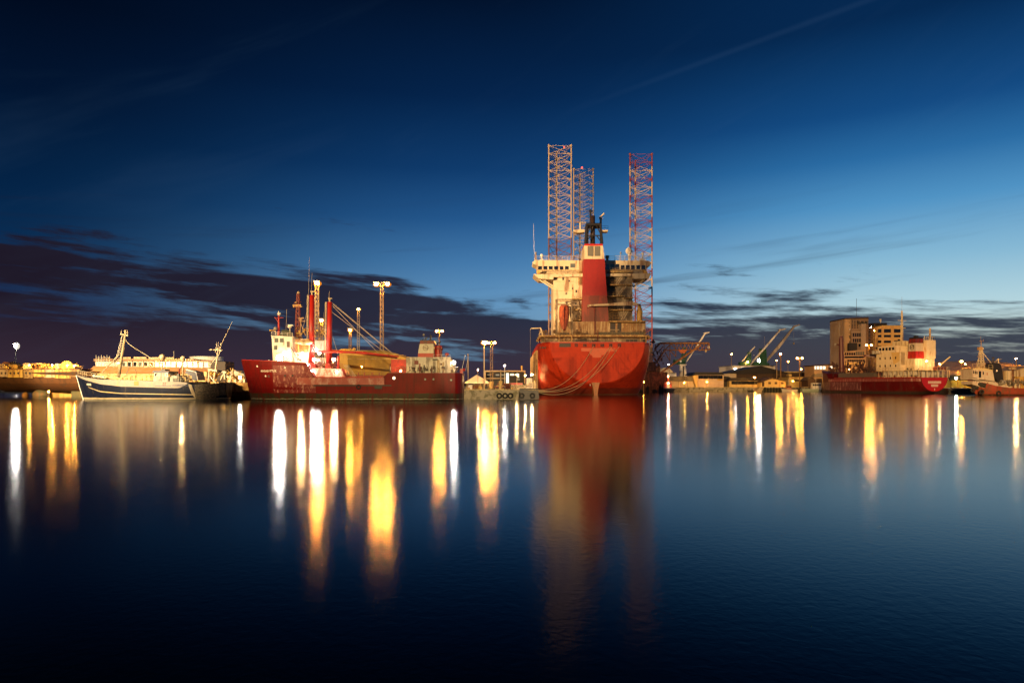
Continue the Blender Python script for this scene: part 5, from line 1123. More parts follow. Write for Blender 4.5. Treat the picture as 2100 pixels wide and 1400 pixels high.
# ================================================================== far right quay: sheds, houses
def bld(name, label, cat, px, Y, group=None): return thing(name, label, cat, (X(px, Y), Y, QZ), group)
BRN = mat('dark_brown_cladding', (.055, .030, .017), .7, stain=(.05, .03, .02), amt=.3, scale=.2)
DRF = mat('dark_roof_sheet', (.009, .008, .010), .6)
GRF = mat('grey_roof_sheet', (.20, .18, .13), .7, stain=(.1, .08, .05), amt=.3, scale=.3)
CRW = mat('cream_wall', (.56, .48, .35), .6, stain=(.35, .25, .15), amt=.25, scale=.2)
YLW = mat('yellow_wall', (.66, .50, .20), .6, stain=(.4, .25, .08), amt=.25, scale=.2)
h = bld('boat_house', 'small white twin gabled boat house beside the big red bow side', 'house', 1335, 350)
part('wall', MB().pprism([(1324, 796), (1324, 783), (1332.5, 772), (1338, 783), (1343.5, 773), (1349, 783), (1362, 785), (1362, 796)], 352, 8), WHITE, h)
part('roof', MB().pprism([(1332.5, 771.5), (1343.5, 772), (1339, 783)], 351.9, 8).pprism([(1343.5, 772.5), (1366, 781), (1366, 784), (1349, 783)], 351.5, 8.6), DRF, h)
part('gable_trim', MB().pbar((1326, 782, 351.7), (1332.5, 771.5, 351.7), .12).pbar((1332.5, 771.5, 351.7), (1338.5, 783, 351.7), .12).pbar((1338.5, 783, 351.7), (1343.5, 772.5, 351.7), .12).pbar((1343.5, 772.5, 351.7), (1349.5, 783, 351.7), .12), WHITE, h)
for a in (1330, 1344, 1354): part('door', MB().pbox(a, a + 3, 787, 795, 351.9, .1), GREY, h)
h = bld('shed', 'long low cream shed with grey hipped roof behind the pilot boat', 'shed', 1390, 362)
part('wall', MB().pbox(1350, 1433, 781, 796, 364, 12), CRW, h)
part('roof', MB().pprism([(1338, 781.5), (1345, 771.5), (1424, 771.5), (1434, 781.5)], 362.5, 14), GRF, h)
for a in (1391, 1410, 1426): part('wall_joint', MB().pbox(a, a + .5, 782, 796, 363.9, .1), DARK, h)
part('door', MB().pbox(1425, 1430, 785, 796, 363.85, .1), GREY, h)
h = bld('storehouse', 'pale two storey storehouse with dark window band and flat black roof', 'warehouse', 1455, 360)
part('wall', MB().pbox(1431, 1484, 768, 796, 360, 14), mat('pinkish_cream_wall', (.60, .48, .36), .6, stain=(.45, .33, .25), amt=.3, scale=.15, streak=1), h)
part('wing', MB().pprism([(1420, 771), (1431, 768), (1431, 796), (1429, 796)], 360.5, 12), YLW, h)
part('roof', MB().pprism([(1419, 769), (1427, 763), (1480, 763), (1486, 768.5)], 359, 16), DRF, h)
part('window_band', MB().pbox(1432, 1482, 769.5, 776.5, 359.9, .2), GLASS, h); part('balcony', MB().pbox(1472, 1482, 776.5, 780, 359.3, .7), YEL, h)
for a in (1442, 1452, 1462, 1472): part('mullion', MB().pbox(a, a + .5, 769.5, 776.5, 359.8, .12), BRN, h)
h = bld('shed', 'dark shed with wide doorway squeezed between the storehouse and the bungalow', 'shed', 1500, 366)
part('wall', MB().pbox(1484, 1500, 776, 796, 366, 10), BRN, h); part('roof', MB().pprism([(1484, 776), (1484, 771), (1494, 772), (1504, 777)], 365, 12), DRF, h); part('door', MB().pbox(1486, 1493, 780, 796, 365.9, .15), BLACK, h)
h = bld('bungalow', 'yellow lit gabled bungalow with three brown windows on the far quay', 'house', 1585, 356)
part('wall', MB().pprism([(1561, 797), (1561, 783), (1566, 779.5), (1584, 774.5), (1611, 782), (1611, 797)], 356, 12), YLW, h)
part('roof', MB().pprism([(1558, 783), (1584, 773), (1613, 781.5), (1613, 783), (1584, 775.2), (1560, 784.5)], 355.3, 13), BRN, h)
part('gable_board', MB().pbox(1578, 1590.5, 776.5, 777.5, 355.9, .1), BRN, h)
for a in (1575.5, 1588.5, 1601.5): window(h, a, a + 5.5, 783, 787.5, 356, mat('brown_glass', (.12, .07, .03), .3), YLW)
part('door', MB().pbox(1562.5, 1567.5, 782.5, 792, 355.9, .15), BRN, h)
h = bld('workshop', 'low yellow workshop with dark window strip joined behind the bungalow', 'workshop', 1530, 362)
part('wall', MB().pbox(1496, 1560, 780.5, 796.5, 362, 10), YLW, h); part('window_band', MB().pbox(1500, 1556, 781.5, 788, 361.9, .2), GLASS, h)
part('roof', MB().pprism([(1490, 781), (1500, 774.5), (1556, 773.5), (1562, 780.5)], 361, 12), DRF, h)
h = bld('warehouse', 'wide dark gabled warehouse rising behind the yellow bungalow', 'warehouse', 1555, 420)
part('wall', MB().pprism([(1488, 800), (1488, 766.5), (1561, 751), (1614, 765.5), (1614, 800)], 420, 30), BRN, h)
part('roof', MB().pprism([(1484, 766), (1561, 750), (1616, 764), (1616, 765.8), (1484, 767.5)], 419, 31), DRF, h)
part('annex', MB().pbox(1484, 1510, 766, 800, 418, 8), CRW, h)
h = bld('warehouse', 'flat white warehouse showing above the dark gabled roof', 'warehouse', 1545, 470)
part('wall', MB().pbox(1502, 1590, 750.5, 796, 470, 30), mat('white_cladding', (.72, .70, .66), .5, mott=.1), h); part('parapet', MB().pbox(1501.5, 1590.5, 749, 750.7, 469.5, 31), GREY, h)
worklight(V(1508, 757, 469.5), 1500, WHT, .7, h)
h = bld('warehouse', 'white warehouse end with untidy roof behind the rust truss', 'warehouse', 1370, 440)
part('wall', MB().pbox(1352, 1387, 764, 796, 440, 20), WHITE, h)
part('gable', MB().pprism([(1354, 764), (1357, 757), (1362, 754), (1372, 754), (1382, 764)], 441, 18), CREAM, h); part('eaves', MB().pbox(1356, 1385, 764.5, 766, 439.6, .4), DARK, h)
# green level-luffing cranes with white jibs
def crane(label, Y, parts_, lines):
    c = thing('harbour_crane', label, 'crane', (X(parts_[0], Y), Y, QZ), 'green harbour cranes'); return c
c = crane('green crane on white portal legs whose jib crosses the rust truss', 470, (1400,), None)
part('portal', MB().pprism([(1392, 796), (1396, 748), (1401, 748), (1400, 796)], 468, 3).pprism([(1411, 796), (1406, 748), (1401.5, 748), (1403, 796)], 468, 3).pbox(1394.5, 1408, 746.5, 749, 467.8, 4), WHITE, c)
part('ladder', MB().pbar((1401, 790, 467.8), (1401.3, 751, 467.8), .4), DARK, c)
part('machine_house', MB().pbox(1384.5, 1406, 737, 746.5, 467, 6), GREEN, c); part('tower', MB().lattice(V(1402, 737, 469), V(1403.5, 712, 469), (2.8, 1.6), 6, .25, .12), GREEN, c)
part('roundel', MB().bar(V(1395.5, 741, 466.9), V(1395.5, 741, 467.1), .8, 14), WHITE, c)
part('jib', MB().pprism([(1405.5, 744), (1408, 740), (1445, 683), (1448, 683), (1436, 702), (1408, 743)], 468, 1.4), WHITE, c); part('jib_head', MB().pprism([(1443, 682), (1455, 680.5), (1455, 682), (1447, 684.5)], 467.8, 1.6), WHITE, c)

c = crane('smallest green crane with short jib by the white warehouse', 560, (1530,), None)
part('machine_house', MB().pbox(1519, 1538, 742, 750, 560, 6).pbox(1521, 1536, 750, 796, 560, 5), GREEN, c); part('tower', MB().lattice(V(1534, 742, 562), V(1537, 722, 562), (3.4, 2), 5, .3, .16), GREEN, c)
part('roundel', MB().bar(V(1529, 745.5, 559.9), V(1529, 745.5, 560.1), 1.0, 14), WHITE, c)
part('jib', MB().pprism([(1521, 741), (1524, 740), (1549, 711), (1548, 710), (1541, 717)], 561, 1.4), WHITE, c)
part('cab_lamp', MB().ball(V(1533.5, 742, 559), .6), lens_mat(SOD, 300, .6), c)
c = crane('tall green crane whose white jib rises to a bent head, white lamp at its foot', 520, (1558,), None)
part('tower', MB().lattice(V(1563, 750, 522), V(1565, 716, 522), (5, 3), 7, .5, .25), GREEN, c); part('machine_house', MB().pbox(1547, 1570, 742, 749, 520, 7).pbox(1550, 1568, 749, 796, 520, 6).pbox(1559, 1568, 715, 742, 521, 3), GREEN, c)
part('jib', MB().pprism([(1540, 748), (1545, 738), (1599, 676), (1601, 678), (1572, 712), (1552, 734)], 519, 1.4), WHITE, c); part('jib_head', MB().pprism([(1597, 675), (1612, 673), (1612, 675), (1600, 679)], 518.8, 1.8), WHITE, c)
worklight(V(1556, 739, 518), 1500, WHT, .9, c)
part('hook_block', MB().pbar((1568, 690, 519), (1568, 711, 519), .06).ball(V(1546, 728, 519), .4), CREAM, c)
c = crane('pale crane jib crossing highest of all above the lamps', 540, (1572,), None)
part('jib', MB().pprism([(1566, 747), (1570, 740), (1628, 668), (1630, 671), (1600, 712), (1572, 743)], 541, 1.6), mat('greyish_jib', (.45, .40, .34), .6), c); part('jib_head', MB().pprism([(1627, 668), (1641, 664.5), (1641, 666), (1630, 671)], 540.8, 2), mat('greyish_jib', (.45, .40, .34), .6), c)
part('portal', MB().pbox(1564, 1578, 744, 796, 541, 6), GREEN, c); part('hook_block', MB().pbar((1628, 672, 541), (1628, 703, 541), .05).ball(V(1628, 704, 541), .8).pbar((1598, 712, 540.5), (1598, 714, 540.5), .6), CREAM, c)
# yellow-lit low halls, office
h = bld('hall', 'low yellow lit hall beyond the tall lamps', 'hall', 1645, 400)
part('wall', MB().pbox(1618, 1690, 772.5, 796, 400, 16), YLW, h); part('tower_wall', MB().pbox(1618, 1624, 767, 796, 399.5, 4), YLW, h); part('roof', MB().pbox(1617, 1692, 771, 772.7, 399, 18), BRN, h)
part('window_band', MB().pbox(1628, 1645, 778, 782, 399.9, .2), BRN, h)
h = bld('hall', 'long hall with a glowing eaves strip behind the yellow hall', 'hall', 1640, 440)
part('wall', MB().pbox(1606, 1672, 764, 796, 440, 20), BRN, h); part('eaves', MB().pbox(1606, 1672, 761.5, 764, 439, 22), YLW, h)
lamp(1655, 776, 396, 400, SOD, 'low lamp against the yellow hall wall', r=.35, pole_r=.1, pm=TAN, name='quay_lamp', group='low quay lamps')
h = bld('harbour_office', 'harbour office with lit white upper windows beside the red bow', 'office', 1690, 372)
part('wall', MB().pprism([(1669, 796), (1669, 750), (1712, 747), (1712, 796)], 374, 12), mat('tan_office_wall', (.42, .30, .18), .6), h); part('roof', MB().pprism([(1668, 750.5), (1668, 748.5), (1714, 745.5), (1714, 747.5)], 373, 14), BRN, h)
for a, b_ in ((1670.5, 1674), (1675.5, 1679.5), (1681, 1686.5), (1688, 1693), (1702, 1707)):
    w_ = part('window', MB().pbox(a - .3, b_ + .3, 750.2, 757.3, 373.93, .05), BRN, h); part('pane', MB().pbox(a, b_, 750.6, 757, 373.9, .03), glow('lit_window_200', (1, .85, .6), 1.7), w_)
part('canopy', MB().pprism([(1668, 773), (1673, 766), (1700, 764), (1700, 773)], 368, 4), GRF, h); part('ground_window', MB().pbox(1673, 1700, 776, 785, 373.9, .1), BRN, h)
part('plinth_wall', MB().pbox(1660, 1712, 785, 796, 366, 3), YLW, h)
h = bld('shed', 'small gabled dark shed in front of the harbour office', 'shed', 1665, 362)
part('wall', MB().pprism([(1657, 796), (1657, 779), (1663, 773.5), (1673, 779), (1673, 796)], 362, 8), BRN, h); part('roof', MB().pprism([(1655, 779.5), (1663, 772.5), (1675, 779.5), (1663, 774.5)], 361.5, 9), DRF, h)
for a, b_, yy, I, lb in ((1548, 774, 352, 1980, 'added quay lamp over the workshop windows'), (1626, 781, 352, 1980, 'added quay lamp between bungalow and yellow hall'), (1450, 783, 352, 1100, 'added quay lamp before the pale storehouse wall'), (1700, 781, 356, 1540, 'added quay lamp before the harbour office plinth'), (1404, 784, 354, 880, 'added quay lamp before the long cream shed'), (1742, 757, 372, 3520, 'added lamp glowing on the foot of the concrete tower'), (1808, 757, 372, 3300, 'added lamp glowing before the orange office block'), (1868, 752, 330, 2640, 'added lamp behind the cargo ship deckhouse'), (2010, 772, 312, 2420, 'added lamp before the curved hall wall')):  # low lamps added to warm and brighten the far facades
    lamp(a, b_, yy, I, SOD, lb, r=.2, pole_r=.08, pm=TAN, name='quay_lamp', group='low quay lamps')  # these quay lamps are added to brighten the far facades
# timber jetty and small craft along it
jt = thing('jetty', 'dark timber jetty with black piles along the far quay', 'jetty', (X(1640, 338), 338, 0))
part('deck', MB().pbox(1556, 1712, 795.5, 797, 338, 5), BLACK, jt)
for k in range(27): part('pile', MB().bar((X(1557 + k * 6, 337.8), 337.8, -1), (X(1557 + k * 6, 337.8), 337.8, Z(794.8 - (k * 7 % 3) * .5, 337.8)), .42, 7), RUB, jt)
part('fender_face', MB().pbox(1562, 1710, 797, 803.5, 338.6, .3), mat('weedy_steel', (.06, .06, .025), .8), jt)
def smallboat(label, px, Y, L, B, hc, cab, ang=0, hm=None, hz=1.2, group='small boats at the jetty', mast_h=3.2, cm=None):
    b_ = thing('small_boat', label, 'boat', (X(px, Y), Y, 0), group)
    Hb = Hull((X(px, Y) - L / 2 * math.cos(ang), Y - L / 2 * math.sin(ang)), ang, [(0, .1), (L * .15, B * .3), (L * .4, B * .5), (L, B * .44)], [(0, hz * 1.35), (L * .4, hz), (L, hz)], [(0, -.3), (L, -.4)], [(0, 1.1), (L * .4, 1.8), (L, 2.4)], hz * 1.4, (.5, L * .3), L)
    part('hull', Hb.shell(6), hm or mat('boat_hull_white', (.6, .56, .48), .5), b_)
    part('deck', MB().box(*[0] * 6) if False else Hb.strip(L * .1, L * .97, lambda t: hz - .25, lambda t: hz - .2, -.05, (1, -1), B * .4), TAN, b_)
    c0 = Hb.pt(L * cab[0], 0, 0); c1 = Hb.pt(L * cab[1], 0, 0); x0, x1 = min(c0.x, c1.x), max(c0.x, c1.x)
    w = part('cabin', MB().prism([(x0, hz - .3), (x0 + .15, hz + cab[2]), (x1, hz + cab[2]), (x1 + .1, hz - .3)], Y - B * .3, Y + B * .3), cm or WHITE, b_)
    n = max(2, int((x1 - x0) / .9))
    for k in range(n): part('window', MB().box(x0 + .25 + k * (x1 - x0 - .2) / n, x0 + (x1 - x0 - .2) / n * (k + 1) + .02, Y - B * .3 - .03, Y - B * .3 - .004, hz + cab[2] * .5, hz + cab[2] * .82), GLASS, w)
    xm = (x0 + x1) / 2; part('mast', MB().bar((xm, Y, hz + cab[2]), (xm, Y, hz + cab[2] + mast_h), .07, 5).bar((xm - .7, Y, hz + cab[2] + mast_h * .6), (xm + .7, Y, hz + cab[2] + mast_h * .6), .05, 4), hc, b_)
    rail('railing', [Hb.side(L * .1, hz * 1.2, -.05), Hb.side(L * .4, hz, -.05), Hb.side(L * .95, hz, -.05)], .6, GALV, b_, 1, .03, 1)
    return b_
smallboat('white and orange fishing skiff beside the bungalow, cluttered deck', 1618, 335.5, 7.5, 2.8, WHITE, (.3, .62, 2.0), cm=mat('skiff_orange', (.5, .2, .1), .5))
sb_ = smallboat('white motor boat with glazed cabin and green bow on the dark jetty', 1664, 334.5, 10, 3.4, GALV, (.02, .5, 2.9), ang=math.pi, hz=1.5, hm=mat('boat_hull_pale_green', (.35, .42, .35), .5))
smallboat('low dark dinghy by the slipway in front of the yellow workshop', 1542, 338, 5, 1.8, DARK, (.4, .6, .4), hm=DARK, hz=.7, mast_h=.6, cm=DARK)
solo('slipway', MB().pprism([(1548, 803.3), (1558, 795), (1566, 795), (1562, 803.3)], 336, 6), mat('slip_concrete', (.5, .38, .2), .8), 'sloping pale slipway at the end of the far quay wall', 'slipway', (X(1555, 336), 336, 0))
# red pilot boat, black dolphins near the big hull
pbt = thing('pilot_boat', 'small red and white pilot boat lit bright against dark fenders', 'boat', (X(1371, 318), 318, 0))
PH = Hull((X(1371, 318), 321.5), R(-90), [(0, .2), (1.5, 1.6), (3, 2.4), (8, 2.6), (9, 2.2)], [(0, 2.4), (4, 1.9), (9, 1.8)], [(0, -.4), (9, -.4)], [(0, 1.1), (4, 2), (9, 2.4)], 2.5, (.8, 3), 9)
PH.o.y = 324
part('hull', PH.shell(7), mat('pilot_black_hull', (.015, .015, .02), .5), pbt)
part('gunwale', PH.strip(.3, 8.9, lambda t: lerp(PH.zt, t) - .1, lambda t: lerp(PH.zt, t) + .1, .06, (1, -1), .1).box(X(1371, 315) - 2.4, X(1371, 315) + 2.4, 314.9, 315.05, 1.75, 1.95), WHITE, pbt)
part('cabin', MB().pbox(1364, 1377.5, 787, 798.5, 316.5, 4), mat('pilot_red', (.55, .05, .03), .4), pbt)
part('wheelhouse', MB().pprism([(1364, 788), (1366.5, 782.5), (1376, 782.5), (1378, 788)], 316.2, 3), mat('pilot_red', (.55, .05, .03), .4), pbt)
for a in (1366, 1369.7, 1373.4): part('window', MB().pbox(a, a + 2.9, 784, 787.3, 316.1, .1), GLASSW, pbt)
part('door', MB().pbox(1367, 1374, 789.5, 796, 316.4, .1), WHITE, pbt)
part('mast', MB().pbar((1370.5, 783, 317), (1370.5, 768, 317), .16).pbar((1368, 779, 317), (1373, 779, 317), .07), mat('pilot_red', (.55, .05, .03), .4), pbt)
rail('railing', [V(1361, 797, 315.3), V(1381, 797, 315.3)], .9, WHITE, pbt, .8, .04)
for a, b_, I, c_ in ((1370.5, 785.5, 14, WRM), (1370.5, 772, 40, (1, .35, .2))): l_ = part('boat_lamp', MB().pbar((a, b_ - 1, 315.4), (a, b_ - 2, 315.6), .08), GREY, pbt); part('lens', MB().ball(V(a, b_, 315.4), .2), lens_mat(c_, I * 3, .2), l_)
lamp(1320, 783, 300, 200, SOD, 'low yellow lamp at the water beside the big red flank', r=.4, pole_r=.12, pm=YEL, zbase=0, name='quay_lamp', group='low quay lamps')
for k, (a, w_, t_) in enumerate(((1311, 9, 795), (1327, 4, 793), (1337, 11, 796), (1352, 4.5, 791), (1357.5, 3, 794))):
    d_ = MB().ball((X(a + w_ / 2, 306), 306, .3), w_ * .5 * .218, 1, 1, 1.1, 12, 7) if w_ > 6 else MB().pbox(a, a + w_, t_, 806, 306, 1.5).pbar((a + w_ / 2, t_, 306.5), (a + w_ / 2, t_ - 3, 306.5), .18)
    solo('fender', d_, RUB, ['round black rubber fender touching the big ship flank', 'black timber dolphin just right of the round fender', 'wide round black fender between the timber dolphins', 'tallest black timber dolphin by the pilot boat', 'thin black dolphin touching the pilot boat'][k], 'fender', (X(a, 306), 306, 0), 'dark fenders by the pilot boat')
# ================================================================== concrete tower block and office block
h = bld('tower_block', 'tall raw concrete silo tower with stepped office floors', 'building', 1755, 395)
CT = mat('shaded_tower_concrete', (.22, .155, .11), .8, stain=(.22, .14, .1), amt=.4, scale=.12, streak=4)  # shaded part of the tower, its shade put into the darker colour
part('wall', MB().pbox(1732, 1745, 653.5, 796, 393, 18), mat('lit_tower_concrete', (.40, .28, .17), .8, stain=(.3, .2, .1), amt=.3, scale=.1), h); part('wall', MB().pbox(1745.3, 1781, 652, 796, 394, 16), CT, h)  # end face lighter, the light on it put into the colour
part('roof_edge', MB().pprism([(1731, 654.5), (1733, 652), (1781, 650.5), (1782, 653)], 392.7, 18), BRN, h)
part('stair_shaft', MB().pbox(1766, 1776, 664, 760, 391, 3), mat('pale_shaft', (.42, .33, .27), .7), h)
part('terrace', MB().pbox(1746, 1766, 674.5, 760, 391.6, 2.4), CT, h)
for r_, (c, d_) in enumerate(((683, 690), (694, 701.5))):
    for k in range(4): window(h, 1749 + k * 4.3, 1752 + k * 4.3, c, d_, 391.6, GLASS, CT)
for c in (688, 699): window(h, 1742, 1743.5, c, c + 6, 393, GLASS, CT)
for k in range(5): part('balcony_gear', MB().pbox(1761 + k * 4, 1763.5 + k * 4, 658 + k % 2 * 3, 664, 391.5, 1.5), DARK, h)
part('lit_window', MB().pbox(1741.8, 1743, 674.5, 676, 392.9, .1), glow('lit_window_200', (1, .85, .6), 1.7), h)
part('dark_cube', MB().pbox(1743, 1758, 703, 719, 389, 3), DRF, h); window(h, 1760.5, 1766, 704, 711, 391.6, GLASS, CT)
part('low_block', MB().pprism([(1730, 796), (1730, 721), (1776, 716), (1776, 796)], 388.5, 5), mat('low_block_wall', (.36, .25, .16), .7, stain=(.3, .2, .12), amt=.3, scale=.2), h)
for k in range(9): window(h, 1732 + k * 4.6, 1735.3 + k * 4.6, 723 if k < 5 else 721, 728, 388.5, GLASS if k < 5 else GLASSW, CT); window(h, 1738 + k * 4, 1740.8 + k * 4, 737, 741.5, 388.5, GLASS, CT)
part('lit_band', MB().pbox(1730, 1774, 743.5, 747.5, 388.2, .3), YLW, h)
part('whip_aerial', MB().pbar((1756.5, 652, 400), (1756.5, 612, 400), .1, 4), DARK, h)
fe = MB()
for k in range(12): fe.pbar((1777, 668 + k * 8, 391), (1794, 673 + k * 8, 391), .14, 4); fe.pbar((1794, 673 + k * 8, 391), (1777, 676 + k * 8, 391), .14, 4)
for a in (1777, 1786, 1794): fe.pbar((a, 665, 391), (a, 796, 391), .16, 4)
part('fire_escape', fe, mat('rusty_stair', (.2, .1, .05), .7), h)
for r_ in range(6):
    for k in range(3): part('window', MB().pbox(1747 + k * 5.2, 1749.3 + k * 5.2, 656.5 + r_ * 2.9, 658 + r_ * 2.9, 393.9, .08), GLASS, h)
for r_ in range(5): part('window', MB().pbox(1741, 1742.4, 660 + r_ * 7, 662 + r_ * 7, 392.9, .08), DARK, h)
for c in (680.5, 692, 703.5): part('floor_edge', MB().pbox(1746, 1766, c, c + .9, 391.3, .28), mat('pale_shaft', (.42, .33, .27), .7), h)
for k in range(4): part('shaft_joint', MB().pbox(1766.2 + k * 2.6, 1766.6 + k * 2.6, 665, 759, 390.9, .08), BRN, h)
for k in range(6): part('roof_rail_post', MB().pbar((1747 + k * 6.5, 651, 395), (1747 + k * 6.5, 648, 395), .08, 4), DARK, h)
part('lower_window_band', MB().pbox(1732, 1772, 730.5, 734, 388.35, .12), GLASS, h)
h = bld('office_block', 'orange lit office block with rows of dark horizontal windows', 'building', 1822, 405)
OB = mat('orange_render', (.70, .44, .15), .7, stain=(.5, .28, .1), amt=.3, scale=.1)
part('wall', MB().pprism([(1795, 796), (1795, 671), (1809, 668.5), (1851, 668), (1851, 796)], 405, 20), OB, h); part('wall_return', MB().pbox(1786, 1795, 674, 796, 409, 12), BRN, h)
part('roof_plant', MB().pprism([(1786, 668), (1790, 662), (1819, 662), (1819, 668)], 408, 10), DRF, h); part('roof_edge', MB().pbox(1808, 1852, 667, 668.3, 404.6, 20), YLW, h)
part('roof_aerial', MB().pbar((1806, 662, 409), (1806, 654, 409), .25).pbox(1804.5, 1807.5, 654, 659, 409, .8), WHITE, h)
for c, d_ in ((674.5, 682), (686.5, 691.5), (698, 703), (709, 714), (744, 749)):
    window(h, 1800, 1807.5, c, d_, 405, GLASS, OB)
    if c < 705: window(h, 1812.5, 1827, c, d_, 405, GLASS, OB); window(h, 1833, 1847, c, d_, 405, GLASS, OB)
for a in (1801, 1807): part('lit_window', MB().pbox(a, a + 2.6, 722, 726, 404.9, .1), glow('lit_window_200', (1, .85, .6), 1.7), h)
worklight(V(1786, 671, 403), 160, (.75, 1, .85), .35, h); worklight(V(1793, 677.5, 403.8), 220, SOD, .35, h)
# ================================================================== lit curved-roof hall and yard
h = bld('curved_hall', 'large hall with long sloping roof glowing yellow behind the tug', 'hall', 2030, 330)
rf = MB(); n = 14; Y0, Y1 = 316, 372
prof_ = [(1928, 770), (1950, 769)] 
vs = []
for k in range(n + 1):
    a = 1925 + (2210 - 1925) * k / n; vs.append((X(a, Y0), Y0, Z(769 - .3 * k / n, Y0)))
for k in range(n + 1):
    a = 1925 + (2210 - 1925) * k / n; py = 746 - 7.5 * (k / n) ** .8
    vs.append((X(a, Y0), Y1, H + (790 - py) * Y1 / F))
rf.add(vs, [(k, k + 1, n + 2 + k, n + 1 + k) for k in range(n)])
part('roof', rf, mat('pale_roof_sheet', (.50, .36, .16), .55, stain=(.28, .17, .07), amt=.4, scale=.12, streak=1), h)
part('wall', MB().pbox(1927, 2210, 769, 796, 317, 50), mat('hall_green_yellow', (.40, .38, .08), .6, mott=.15), h)
part('wall_band', MB().pbox(1926, 2210, 769, 779.5, 316.5, .45), mat('dark_teal_band', (.03, .045, .05), .5), h)
worklight(V(1961, 775, 315.8), 260, (.8, 1, .75), .5, h)
for k in range(4): part('gutter_post', MB().pbox(1936 + k * 14, 1937 + k * 14, 780, 796, 316.8, .2), YEL, h)
h = bld('yard_shed', 'pale gabled shed at the picture edge behind the tug stern', 'shed', 2090, 262)
part('wall', MB().pprism([(2078, 800), (2078, 760), (2110, 752), (2150, 760), (2150, 800)], 280, 12), CREAM, h); part('roof', MB().pprism([(2072, 763), (2112, 750), (2152, 760), (2112, 752.5)], 279.5, 13), TAN, h)
for k, (a, c, w_, m_, lb) in enumerate(((2064, 760, 14, CREAM, 'cream container behind the dark yard post'), (2046, 770, 18, WHITEW, 'worn white container behind the tug towing deck'), (2070, 776, 22, CREAM, 'wide cream container near the tug stern'), (2088, 772, 16, YEL, 'yellow container partly outside the picture'))):
    t_ = thing('container', lb, 'container', (X(a, 250 + k * 3), 250 + k * 3, QZ), 'containers behind the tug')
    part('box', MB().pbox(a, a + w_, c, 798, 250 + k * 3, 3), m_, t_); part('door_bar', MB().pbox(a + 2, a + 2.5, c + 1, 797, 249.9 + k * 3, .08).pbox(a + w_ - 3, a + w_ - 2.5, c + 1, 797, 249.9 + k * 3, .08), GREY, t_)
slab('quay_spur', [(X(1945, 248), 248), (260, 248), (260, 344.9), (X(1900, 340), 344.9)], QZ, CONC, mat('dark_quay_wall', (.07, .06, .045), .8, stain=(.02, .02, .015), amt=.5, scale=.5, streak=2))
for k in range(7):
    a = 1948 + k * 9; solo('tyre_fender', MB().torus((X(a, 247.7), 247.7, 1.1), .5, .2, 'y'), RUB, ['tyre fender closest to the red ship stern on the spur wall', 'second tyre fender from the red ship on the spur wall', 'third tyre fender from the red ship on the spur wall', 'fourth tyre fender from the red ship on the spur wall', 'fifth tyre fender from the red ship, beside the tug bow', 'sixth tyre fender from the red ship, behind the tug bow', 'seventh tyre fender from the red ship, behind the tug'][k], 'fender', (X(a, 247.7), 247.7, .5), 'tyre fenders on the spur wall')
# ================================================================== red cargo ship seen from its quarter
rsx = thing('cargo_ship', 'dark red cargo ship with cream deckhouse and banded funnel, stern towards viewer', 'ship', (154, 265, 0))
ang = math.atan2(math.cos(R(15)), -math.sin(R(15)))
CH = Hull((157.8, 255), ang, [(0, 6.2), (1, 6.8), (4, 7.5), (46, 7.5), (54, 4.6), (60, .3)], [(0, 6.2), (20, 6.0), (21, 5.7), (48, 6.1), (50, 8.4), (60, 10)], [(0, .7), (2, .1), (6, -1.5), (12, -3), (60, -3)],
          [(0, 2.0), (3, 2.3), (8, 3.5), (14, 6), (46, 5), (54, 2), (60, 1.2)], 6.2, (0, 1), 60)
def ch(s_, w_, z_): return tuple(CH.pt(s_, w_, z_))
chm = hull_mat('cargo_ship_hull_paint', [(-5, (.03, .03, .025)), (.5, (.05, .02, .018)), (1.0, (.085, .003, .004))], .5, stain=(.06, .02, .02), amt=.35)
part('hull', CH.shell(16), chm, rsx)
part('topside_band', CH.strip(.1, 48, lambda t: 4.75, lambda t: 5.9, .03, (1, -1)), mat('worn_band', (.17, .035, .035), .5, stain=(.38, .26, .25), amt=.33, scale=.6, edge=.25), rsx)
part('scraped_plating', CH.strip(28, 56, lambda t: 1.2, lambda t: 4.6, .04, (-1,)), mat('scraped_purple', (.085, .018, .022), .5, stain=(.24, .14, .15), amt=.30, scale=.9, streak=5), rsx)
part('gunwale', CH.strip(0, 20, lambda t: 6.1, lambda t: 6.3, .05, (1, -1), .1), RED, rsx)
def CB(): return MB(xf=lambda a, b_, c: ch(a, b_, c))
part('transom_plate', CB().prism([(-.06, .9), (-.06, 6.2), (0, 6.2), (0, .9)], -.01, .01) if False else CB().add([(-.05, 6.1 * math.cos(k * math.pi / 16), 6.15 - 5.2 * math.sin(k * math.pi / 16)) for k in range(17)], [tuple(range(17))]), mat('transom_red', (.36, .008, .008), .45, stain=(.25, .01, .01), amt=.25), rsx)
for y0_, y1_, w_, nm in ((3.6, 4.4, 3.0, 8), (2.4, 3.2, 1.6, 5)):
    pl_ = part('name_board', CB().box(-.09, -.06, -w_, w_, y0_ - .1 + .4, y1_ + .4), mat('pale_name_paint', (.62, .52, .48), .6, stain=(.4, .2, .18), amt=.45, scale=3, streak=1), rsx)
part('draught_marks', CB().box(-.09, -.06, -.12, .12, 1.4, 2.1), WHITE, rsx)
